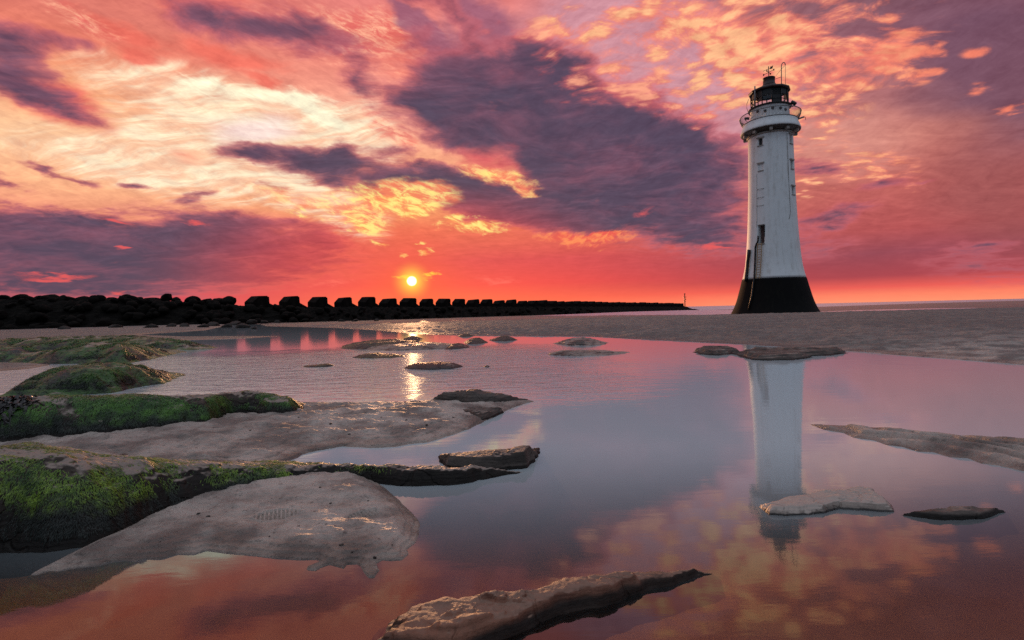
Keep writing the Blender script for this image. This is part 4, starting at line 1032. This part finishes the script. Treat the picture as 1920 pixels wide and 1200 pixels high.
dr, a, r, w, h, zc, R = panel(LH, 'door', DOOR, 0.85, M_DOOR)
bm = bmesh.new(); bx(bm, pt(a, r - 0.80, zc), 0.05, 0.04, h * 0.96, R); finish(bm, 'centre_strap', M_DARK, dr, False)
bm = bmesh.new(); bx(bm, pt(a, r + 0.05, DOOR[2] - 0.07), w + 0.1, 0.24, 0.12, R); finish(bm, 'doorstep', M_CORN, dr, False)
bm = bmesh.new(); bx(bm, pt(a + 0.128 + 0.035, r - 0.3, zc), 0.05, 0.66, h - 0.06, R); finish(bm, 'door_jamb', M_DARK, dr, False)

def radius_at(z):
    allp = base_prof + tower_prof
    zz = [p[0] for p in allp]; order = np.argsort(zz)
    return float(np.interp(z, np.array(zz)[order], np.array([p[1] for p in allp])[order]))
def wallpt(a, y, off): z = zh(y); return pt(a, radius_at(z) + off, z)
# ladder up to the door
bm = bmesh.new()
al_, ar_ = A1 - 0.075 - 0.01, A1 + 0.075 - 0.01
zb = [523 - (523 - 459) * i / 10 for i in range(11)]
for a in (al_, ar_):
    tube(bm, [pt(a * (48.6 / (radius_at(zh(y)) / SH)) + (A1 * (1 - 48.6 / (radius_at(zh(y)) / SH))), radius_at(zh(y)) + 0.28, zh(y)) for y in zb], 0.055, 6)
lad = finish(bm, 'ladder', M_YELL, LH, False)
for i in range(14):
    bm = bmesh.new()
    y = 521 - i * (60 / 13); kf = 48.6 / (radius_at(zh(y)) / SH)
    p1 = Vector(pt(A1 + (al_ - A1) * kf, radius_at(zh(y)) + 0.28, zh(y))); p2 = Vector(pt(A1 + (ar_ - A1) * kf, radius_at(zh(y)) + 0.28, zh(y)))
    tube(bm, [p1, p2], 0.035, 6)
    finish(bm, 'rung', M_YELL, lad, False)
# pipes and posts on the wall
def wallpipe(name, xs, r, mat, lab=None, off=0.12):
    """xs: list of (photo x, photo y)"""
    bm = bmesh.new(); pts = []
    for x, y in xs:
        z = zh(y); R_ = radius_at(z); ax = 1452 - (588 - y) * 0.0255
        a = math.asin(max(-0.98, min(0.98, (x - ax) * SH / R_)))
        pts.append(pt(a, R_ + off, z))
    tube(bm, pts, r, 8)
    o = finish(bm, name, mat, LH)
    if lab: o['label'] = lab
    return o
wallpipe('drain_pipe', [(1406.5, 579), (1412, 555), (1415, 530), (1416.3, 520), (1417, 500), (1417.7, 480), (1418, 464), (1420, 459), (1422, 456), (1423, 452), (1423.2, 445)], 0.10, M_IRON)
wallpipe('fender_post', [(1400.5, 527), (1402, 521), (1403.5, 505), (1405, 490), (1406.4, 478), (1407.3, 468)], 0.19, M_IRON, None, 0.2)
wallpipe('down_cable', [(1478, 418), (1480.5, 405), (1479, 380), (1477.5, 350), (1475.5, 300), (1474, 262)], 0.026, M_CABLE, None, 0.03)
wallpipe('down_cable', [(1419.5, 428), (1419.5, 400), (1419.5, 360), (1419, 330)], 0.016, M_CABLE, None, 0.02)
for y in (359, 374.5, 389.5):
    bm = bmesh.new()
    pts = []
    for x in (1419, 1423, 1428, 1433):
        z = zh(y); R_ = radius_at(z); ax = 1452 - (588 - y) * 0.0255
        aa = math.asin((x - ax) * SH / R_); pts.append(pt(aa, R_ + (0.12 if x not in (1419, 1433) else 0.02), z))
    tube(bm, pts, 0.025, 6)
    finish(bm, 'step_iron', M_CABLE, LH)

# cornice and gallery
lathe('neck_band', [(zh(259), rr(43.4)), (zh(258), rr(45.0)), (zh(256.4), rr(45.0)), (zh(255.6), rr(43.6))], M_CORN, LH, 72)
lathe('cornice', [(zh(256.4), rr(42.8)), (zh(254.4), rr(44)), (zh(252.6), rr(48.5)), (zh(251.2), rr(54.0)), (zh(250.2), rr(56.4)), (zh(249.6), rr(56.4)), (zh(249.6), rr(50))], M_UNDER, LH, 80)
lathe('gallery_deck', [(zh(249.4), rr(50)), (zh(249.4), rr(57.2)), (zh(247.4), rr(57.4)), (zh(244), rr(56.2)), (zh(241), rr(55)), (zh(237), rr(53.2)), (zh(234), rr(52.4)), (zh(232.4), rr(52.0)), (zh(232.2), rr(40))], M_WHITE, LH, 80)
for i in range(10):
    a = math.radians(-70 + i * 36)
    bm = bmesh.new(); bx(bm, pt(a, rr(50.0), zh(254.2)), 0.34, 0.4, 0.30, Matrix.Rotation(a, 3, 'Z'))
    finish(bm, 'corbel', M_CORN, LH, False)
lathe('parapet_drum', [(zh(232.6), rr(38.4)), (zh(230), rr(37.8)), (zh(209), rr(36.6)), (zh(207.6), rr(37.4)), (zh(206), rr(37.4))], M_WHITE, LH, 72)
for i, (dx_, yy) in enumerate(((-22, 214), (-8, 217), (6, 214), (20, 215), (29, 217))):
    a = math.asin(dx_ / 37.2)
    bm = bmesh.new()
    R = Matrix.Rotation(a, 3, 'Z')
    for q in range(8):
        pass
    vv = [Vector(pt(a, rr(37.3) + 0.05, zh(yy))) + R @ Vector((0.17 * math.cos(t * math.pi / 4), 0, 0.17 * math.sin(t * math.pi / 4))) for t in range(8)]
    v2 = [v - Vector((math.sin(a), -math.cos(a), 0)) * 0.2 for v in vv]
    f1 = [bm.verts.new(v) for v in vv]; f2 = [bm.verts.new(v) for v in v2]
    bm.faces.new(f1); bm.faces.new(f2[::-1])
    for q in range(8): bm.faces.new((f1[q], f1[(q + 1) % 8], f2[(q + 1) % 8], f2[q]))
    finish(bm, 'vent_port', M_DARK, LH, False)
# flared gallery railing
rb, rt, zb_, zt_ = rr(51.4), rr(58.0), zh(232.4), zh(217.5)
def railp(a, t):
    f = t ** 1.6
    return pt(a, rb + (rt - rb) * (math.sin(t * math.pi / 2)), zb_ + (zt_ - zb_) * t)
bm = bmesh.new()
for t in (0.06, 1.0):
    tube(bm, [railp(i * 2 * math.pi / 72, t) for i in range(73)], 0.05, 6)
rail = finish(bm, 'gallery_railing', M_RAIL, LH)
bm = bmesh.new()
for i in range(132):
    a = i * 2 * math.pi / 132
    tube(bm, [railp(a, t) for t in (0.04, 0.35, 0.7, 1.0)], 0.018, 4)
finish(bm, 'bars', M_RAIL, rail)
# lantern
lathe('upper_deck', [(zh(206.2), rr(36)), (zh(205.4), rr(41.5)), (zh(204.4), rr(42)), (zh(203.8), rr(41.6)), (zh(203.8), rr(34))], M_IRON, LH, 60)
NL = 12
ph = math.radians(8)
def polyring(r, y, n=NL): return [pt(ph + i * 2 * math.pi / n, r, zh(y)) for i in range(n)]
def facetbar(bm, r, y, th, hh):
    p = polyring(r, y)
    for i in range(NL): tube(bm, [p[i], p[(i + 1) % NL]], th, 6)
bm = bmesh.new()
for i in range(NL):
    a = ph + i * 2 * math.pi / NL
    tube(bm, [pt(a, rr(35.4), zh(206)), pt(a, rr(35.6), zh(173))], 0.065, 6)
for y in (205.5, 195.5, 187.5): facetbar(bm, rr(35.3), y, 0.05, 0)
lan = finish(bm, 'lantern_frame', M_IRON, LH)
bm = bmesh.new()
p1 = polyring(rr(34.9), 205); p2 = polyring(rr(34.9), 174)
for i in range(NL):
    j = (i + 1) % NL
    bm.faces.new([bm.verts.new(q) for q in (p1[i], p1[j], p2[j], p2[i])])
finish(bm, 'lantern_glass', M_GLASS, LH, False)
# dark upper-row plates stand in for the shaded roof underside; one full-height panel
bm = bmesh.new()
for i in range(NL):
    j = (i + 1) % NL; a = ph + (i + .5) * 2 * math.pi / NL; a = (a + math.pi) % (2 * math.pi) - math.pi
    def q4(r, y0, y1):
        A, B = polyring(r, y0), polyring(r, y1); C_, D_ = polyring(r - 0.06, y0), polyring(r - 0.06, y1)
        o1 = [bm.verts.new(v) for v in (A[i], A[j], B[j], B[i])]; o2 = [bm.verts.new(v) for v in (C_[i], C_[j], D_[j], D_[i])]
        bm.faces.new(o1); bm.faces.new(o2[::-1])
        for t in range(4): bm.faces.new((o1[t], o1[(t + 1) % 4], o2[(t + 1) % 4], o2[t]))
    if abs(a) < math.radians(115): q4(rr(35.2), 186, 174)
    if math.radians(12) < a < math.radians(40): q4(rr(35.2), 205.5, 174)
finish(bm, 'shade_and_blank_panels', M_IRON, LH, False)
lathe('lamp_pedestal', [(zh(206), rr(8)), (zh(202), rr(3)), (zh(199), rr(3)), (zh(198), rr(5)), (zh(193), rr(5)), (zh(191), rr(2))], M_DARK, LH, 24)
roofo = lathe('roof', [(zh(176.2), rr(37)), (zh(175.6), rr(39.2)), (zh(173.6), rr(40.2)), (zh(171.5), rr(39.4)), (zh(168.6), rr(31)), (zh(165.6), rr(23)), (zh(162.6), rr(17)), (zh(160.2), rr(13.2)), (zh(159.6), rr(12.0))], M_ROOF, LH, NL, False, False, (), ph)
ven = lathe('roof_vent', [(zh(160.4), rr(13.0)), (zh(159.2), rr(13.0)), (zh(158.4), rr(11.6)), (zh(148.4), rr(11.4)), (zh(147.8), rr(12.2)), (zh(146.4), rr(12.0)), (zh(145.4), rr(8)), (zh(144.8), rr(1.0))], M_ROOF, roofo, 32)
# weather vane
bm = bmesh.new()
tube(bm, [(0, 0, zh(146)), (0, 0, zh(140)), (0, 0, zh(124.5))], 0.055, 6)
for c, s in ((1, 0), (0, 1)):
    for sg in (-1, 1):
        tube(bm, [(0, 0, zh(135.5)), (sg * 0.52 * (c + .35 * s), sg * 0.52 * s - .0, zh(135.5) + sg * .18 * c)], 0.03, 5)
vane = finish(bm, 'weather_vane', M_IRON, LH)
for sg in (-1, 1):
    for c_ in ((sg * 0.56, 0, zh(135.5) + sg * .2), (sg * .19, sg * 0.56, zh(135.5))):
        bm = bmesh.new(); bx(bm, c_, 0.14, 0.04, 0.2); finish(bm, 'compass_letter', M_IRON, vane, False)
bm = bmesh.new()
tube(bm, [(-0.62, 0, zh(131.5)), (0.25, 0, zh(127.8))], 0.03, 5)
v = [bm.verts.new(q) for q in ((0.12, -.02, zh(130.2)), (0.42, -.02, zh(129.6)), (0.50, -.02, zh(124.0)), (0.34, -.02, zh(125.6)), (0.2, -.02, zh(125.2)))]
v2 = [bm.verts.new((q.co.x, .02, q.co.z)) for q in v]
bm.faces.new(v); bm.faces.new(v2[::-1])
for t in range(5): bm.faces.new((v[t], v[(t + 1) % 5], v2[(t + 1) % 5], v2[t]))
finish(bm, 'vane_pointer', M_IRON, vane, False)
# davit pipe, antenna, cables and brackets
xa = lambda x, y: (x - (1452 - (588 - y) * 0.0255)) * SH
def hang(name, pts, r, mat, parent=LH, depth=-0.6):
    bm = bmesh.new(); tube(bm, [(xa(x, y), depth, zh(y)) for x, y in pts], r, 6); return finish(bm, name, mat, parent)
dav = hang('davit', [(1464.2, 174), (1464.2, 160), (1464, 135), (1464.4, 130), (1466, 127), (1468.4, 126.4), (1470.4, 128), (1471.2, 132)], 0.055, M_RAIL)
hang('davit_rope', [(1471.2, 132), (1471.4, 150), (1471.6, 172)], 0.025, M_RAIL, dav)
hang('davit_stay', [(1452, 154), (1464, 151.8)], 0.025, M_IRON, dav)
hang('davit_stay', [(1454, 148), (1464, 138), (1470, 133)], 0.018, M_IRON, dav)
hang('antenna', [(1415.6, 206), (1415.3, 190), (1415.0, 166)], 0.085, M_RAIL, LH, -1.6)
hang('loop_cable', [(1402.5, 182), (1399, 190), (1399, 198), (1402, 207), (1405.5, 214)], 0.03, M_RAIL, LH, -0.5)
bk_ = hang('side_bracket', [(1490, 234.5), (1498, 232.5), (1505.5, 231)], 0.10, M_RAIL, LH, -0.4)
hang('bracket_hook', [(1505.5, 231), (1507.6, 232), (1508.2, 237)], 0.03, M_IRON, bk_, -0.4)
fl1 = hang('floodlight', [(1482, 201), (1487, 204), (1490, 207)], 0.22, M_IRON, LH, -0.6)
hang('floodlight_arm', [(1480, 207), (1484, 210), (1489, 209), (1490, 205)], 0.04, M_RAIL, fl1, -0.6)
fl2 = hang('floodlight', [(1394.6, 217.5), (1399, 218), (1404, 219)], 0.16, M_IRON, LH, -0.6)
hang('floodlight_arm', [(1395, 217), (1396, 221), (1400, 224)], 0.04, M_RAIL, fl2, -0.6)
# ------------------------------------------------------------------ breakwater : concrete blocks on a rubble mound, boulder heap at the landward end
PA, PB, PC, PD = np.array((-150., 58.)), np.array((-76.8, 80.)), np.array((-45., 96.)), np.array((101., 312.))
path = [PA, PB, PC, PD]
def on_path(s):
    """s metres from PC, negative toward the boulder heap"""
    if s >= 0: d = (PD - PC); L = np.linalg.norm(d); return PC + d / L * s, d / L
    s = -s
    for a, b in ((PC, PB), (PB, PA)):
        d = b - a; L = np.linalg.norm(d)
        if s <= L or (b is PA): return a + d / L * s, -d / L
        s -= L
def crest(s): return np.interp(s, [-120, -60, -36, -20, -8, 0, 20, 258, 268], [4.5, 4.5, 4.35, 4.2, 3.4, 2.55, 2.5, 0.95, -0.6])
def foot(s): return np.interp(s, [-120, -20, 0, 258], [0.0, -0.05, -0.15, -1.5])
rows = []
ss_ = np.concatenate([np.arange(-110, 120, 0.5), np.arange(120, 276, 0.8)])
cs = np.linspace(-9.5, 6.5, 40)
for s in ss_:
    p, d = on_path(float(s)); nrm_ = np.array((d[1], -d[0]))       # toward the camera side
    wc = np.interp(s, [-30, 0, 258], [1.0, 0.85, 0.75])
    for c in cs:
        q = p - nrm_ * c * wc
        h = crest(s) + 0.1; f = foot(s) - 0.5
        t = np.clip(1 - (np.abs(c) - 2.8) / (6.7 if c < 0 else 3.7), 0, 1)
        rows.append((q[0], q[1], f + (h - f) * t))
V = np.array(rows)
lump = 0.45 * np.maximum(0, 1 - 2.2 * np.abs(perlin(V[:, 0] * .8, V[:, 1] * .8, 61))) + 0.3 * np.maximum(0, 1 - 2.2 * np.abs(perlin(V[:, 0] * 1.7, V[:, 1] * 1.7, 63)))
V[:, 2] += lump - 0.5
mound = mesh_np('breakwater_rubble', V, gridfaces(len(ss_), len(cs)), M_BOULDER, None, False)
tag(mound, 'dark rubble mound of the breakwater running out to sea', 'breakwater', None, 'stuff')

# concrete blocks
def block_mesh():
    bm = bmesh.new()
    prof = [(0, -0.6), (0, 1.35), (1.15, 2.38), (2.55, 2.42), (2.62, 2.26), (2.85, 2.22), (2.9, 1.05), (5.0, 0.0), (5.0, -0.6)]
    dep = 2.5
    fr = [bm.verts.new((x - 2.6, -dep / 2, z)) for x, z in prof]; bk = [bm.verts.new((x - 2.6, dep / 2, z * 0.99)) for x, z in prof]
    bm.faces.new(fr); bm.faces.new(bk[::-1])
    n = len(prof)
    for i in range(n): bm.faces.new((fr[i], bk[i], bk[(i + 1) % n], fr[(i + 1) % n]))
    bmesh.ops.recalc_face_normals(bm, faces=bm.faces)
    bmesh.ops.bevel(bm, geom=[e for e in bm.edges], offset=0.06, segments=1, affect='EDGES')
    me = bpy.data.meshes.new('concrete_block'); bm.to_mesh(me); bm.free(); return me
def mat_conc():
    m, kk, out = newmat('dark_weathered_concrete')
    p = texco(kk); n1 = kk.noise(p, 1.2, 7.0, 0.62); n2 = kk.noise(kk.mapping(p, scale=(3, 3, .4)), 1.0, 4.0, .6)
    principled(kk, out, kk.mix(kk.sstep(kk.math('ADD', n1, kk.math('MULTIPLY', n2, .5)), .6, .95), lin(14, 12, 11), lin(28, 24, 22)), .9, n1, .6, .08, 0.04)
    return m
M_CONC = mat_conc()
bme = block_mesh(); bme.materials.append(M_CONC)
WORDS = ['first', 'second', 'third', 'fourth', 'fifth', 'sixth', 'seventh', 'eighth', 'ninth', 'tenth', 'eleventh', 'twelfth']
nb_ = 42
rgb_ = np.random.RandomState(5)
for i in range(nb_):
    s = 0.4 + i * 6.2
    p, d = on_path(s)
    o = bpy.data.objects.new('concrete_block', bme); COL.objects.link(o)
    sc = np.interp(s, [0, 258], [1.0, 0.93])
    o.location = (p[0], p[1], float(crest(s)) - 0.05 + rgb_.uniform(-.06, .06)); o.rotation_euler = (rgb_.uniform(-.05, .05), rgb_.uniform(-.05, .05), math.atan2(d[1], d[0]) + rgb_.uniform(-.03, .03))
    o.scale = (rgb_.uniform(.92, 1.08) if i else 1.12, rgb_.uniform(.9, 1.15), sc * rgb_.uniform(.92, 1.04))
    px_ = 960 + 1000 * p[0] / p[1]
    if i == 0: lab = 'widest chamfered concrete block, next to the boulder heap at the left end of the row'
    elif i < 6: lab = WORDS[i] + ' chamfered concrete block from the left end of the breakwater row'
    elif i == 6: lab = 'concrete block directly below the setting sun'
    elif i < 12: lab = WORDS[i - 7] + ' concrete block to the right of the one below the sun'
    else: lab = 'small dark concrete block in the far part of the breakwater row, tops touching'
    tag(o, lab, 'concrete block', 'concrete blocks of the breakwater' if i < 12 else 'far concrete blocks of the breakwater')

# boulders
def boulder_mesh(seed, mat):
    rg = np.random.RandomState(seed)
    bm = bmesh.new(); bmesh.ops.create_icosphere(bm, subdivisions=3, radius=1.0)
    pl = [(Vector(rg.normal(size=3)).normalized(), rg.uniform(0.55, 0.9)) for _ in range(11)]
    for v in bm.verts:
        c = v.co.copy(); k_ = 1.0
        for n, dd in pl:
            t = c.dot(n)
            if t > dd: c -= n * (t - dd) * 0.85
        nn = float(perlin(np.array([c.x * 2 + seed]), np.array([c.y * 2 + c.z * 1.7]), seed)[0])
        v.co = c * (1 + 0.10 * nn)
    me = bpy.data.meshes.new('boulder'); bm.to_mesh(me); bm.free()
    for p in me.polygons: p.use_smooth = True
    me.materials.append(mat); return me
BM_ = [boulder_mesh(40 + i, M_BOULDER) for i in range(6)]
BG_ = [boulder_mesh(60 + i, M_BOULDER_GREY) for i in range(3)]
rg = np.random.RandomState(9)
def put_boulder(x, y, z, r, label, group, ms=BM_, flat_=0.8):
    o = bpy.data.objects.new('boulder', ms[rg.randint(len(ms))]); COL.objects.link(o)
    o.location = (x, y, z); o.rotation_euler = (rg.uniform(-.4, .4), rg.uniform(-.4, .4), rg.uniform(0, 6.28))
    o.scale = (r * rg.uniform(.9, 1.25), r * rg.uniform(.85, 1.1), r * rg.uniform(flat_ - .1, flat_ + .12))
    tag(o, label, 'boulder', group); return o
def at_px(x, Y): 
    return ray(x, 560)[0] * Y
# boulders of the skyline, surveyed one by one: (photo x, photo top row, photo width, label)
sky_b = [(4, 553, 30), (40, 552, 50), (72, 556, 30), (93, 551, 46), (130, 555, 34), (156, 556, 40), (186, 554.5, 46), (207, 558, 24), (234, 553, 24), (256, 556, 28), (286, 555.5, 36), (312, 550.5, 24), (331, 557, 20), (362, 556, 34), (384, 559, 32), (410, 558, 24), (-30, 553, 60), (430, 556, 30), (-80, 552, 60)]
names_sky = {93: 'wide domed boulder on the skyline of the left boulder heap', 312: 'most prominent rounded boulder standing up from the skyline left of the concrete blocks', 430: 'flat topped boulder beside the widest concrete block', 331: 'small pointed boulder leaning against the most prominent one'}
for x, yt, w in sky_b:
    Y = float(np.interp(x, [-100, 0, 430], [77, 80.5, 93])); hz_ = YC - ROLL * (x - 960)
    r = w / 2 * Y / 1000 * 0.92; top = CAM_H + (hz_ - yt) * Y / 1000
    put_boulder(at_px(x, Y), Y, top - r * 0.68, r, names_sky.get(x, 'dark boulder along the skyline of the left boulder heap'), None if x in names_sky else 'skyline boulders of the left heap')
# face of the heap and foot of the wall
for i in range(150):
    s = rg.uniform(-46, 4); p, d = on_path(s); nrm_ = np.array((d[1], -d[0])); c = rg.uniform(1.5, 9.6)
    q = p + nrm_ * c; t = np.clip(1 - (c - 2.8) / 6.7, 0, 1)
    z = foot(s) + (crest(s) - foot(s)) * t
    put_boulder(q[0], q[1], z + 0.05, rg.uniform(.55, 1.15), 'black boulder among many on the sloping face of the left heap', 'boulders on the face of the left heap')
for i in range(85):
    s = 4 + 120 * rg.rand() ** 1.4; p, d = on_path(s); nrm_ = np.array((d[1], -d[0])); c = rg.uniform(3.2, 8.4)
    q = p + nrm_ * c; t = np.clip(1 - (c - 2.8) / 6.0, 0, 1)
    z = foot(s) + (crest(s) - foot(s)) * t
    put_boulder(q[0], q[1], z, rg.uniform(.4, .85), 'dark rubble boulder at the foot of the concrete blocks', 'rubble boulders at the foot of the blocks')
# paler boulders spilled at the water edge
for j, (x, y, w, lab) in enumerate([(455, 612, 26, 'round grey boulder at the pool edge, largest of the spilled ones'), (424, 611, 22, 'grey boulder left of the largest spilled one'), (402, 609, 24, None), (476, 614, 14, 'small grey boulder nearest the sand spit'), (380, 612, 20, None), (440, 606, 22, None), (470, 605, 24, None), (345, 612, 22, None), (318, 612, 20, None), (282, 614, 24, None), (215, 614, 26, None), (120, 617, 26, None), (495, 604, 18, None), (520, 603, 14, None), (640, 600, 12, None), (665, 599, 12, None), (705, 598, 10, None)]):
    hz_ = YC - ROLL * (x - 960); Y = 1000 * (CAM_H - 0.05) / (y + 2 - hz_); Y = min(Y, 88.0)
    r = w / 2 * Y / 1000
    put_boulder(at_px(x, Y), Y, r * 0.12, r, lab or 'grey boulder spilled on the sand below the dark breakwater', None if lab else 'grey boulders spilled below the breakwater', BG_, 0.6)

# ------------------------------------------------------------------ beacon at the seaward end
Yb_ = 318.0
bp = (at_px(1284, Yb_), Yb_, 0.0)
BE = empty('beacon', (bp[0], bp[1], 0.0)); tag(BE, 'slim dark beacon mast on a cone footing at the seaward end of the breakwater', 'beacon')
zz = lambda y: CAM_H + (YC - ROLL * (1284 - 960) - y) * Yb_ / 1000
sc_ = Yb_ / 1000
bm = bmesh.new(); tube(bm, [(0, 0, zz(581)), (0, 0, zz(560)), (0, 0, zz(551.2))], 0.26, 8); finish(bm, 'mast', M_IRON, BE)
bm = bmesh.new()
rings = []
for y, r in ((586, 5.0), (583, 4.2), (580.5, 2.0), (577, 0.9)):
    rings.append([bm.verts.new((r * sc_ * math.cos(q * math.pi / 8), r * sc_ * math.sin(q * math.pi / 8), zz(y))) for q in range(16)])
for i in range(3):
    for q in range(16): bm.faces.new((rings[i][q], rings[i][(q + 1) % 16], rings[i + 1][(q + 1) % 16], rings[i + 1][q]))
bm.faces.new(rings[0][::-1]); bm.faces.new(rings[-1]); finish(bm, 'footing', M_IRON, BE)
bm = bmesh.new(); bx(bm, (0, 0, zz(557)), 1.5, 1.5, 0.3); bx(bm, (0.15, 0, zz(561)), 1.0, 1.0, 0.5); bx(bm, (0, 0, zz(565)), 0.9, 0.9, 0.3)
finish(bm, 'platform', M_IRON, BE, False)
bm = bmesh.new(); tube(bm, [(0, 0, zz(551.6)), (0, 0, zz(550.2))], 0.45, 8); finish(bm, 'lamp', M_IRON, BE)
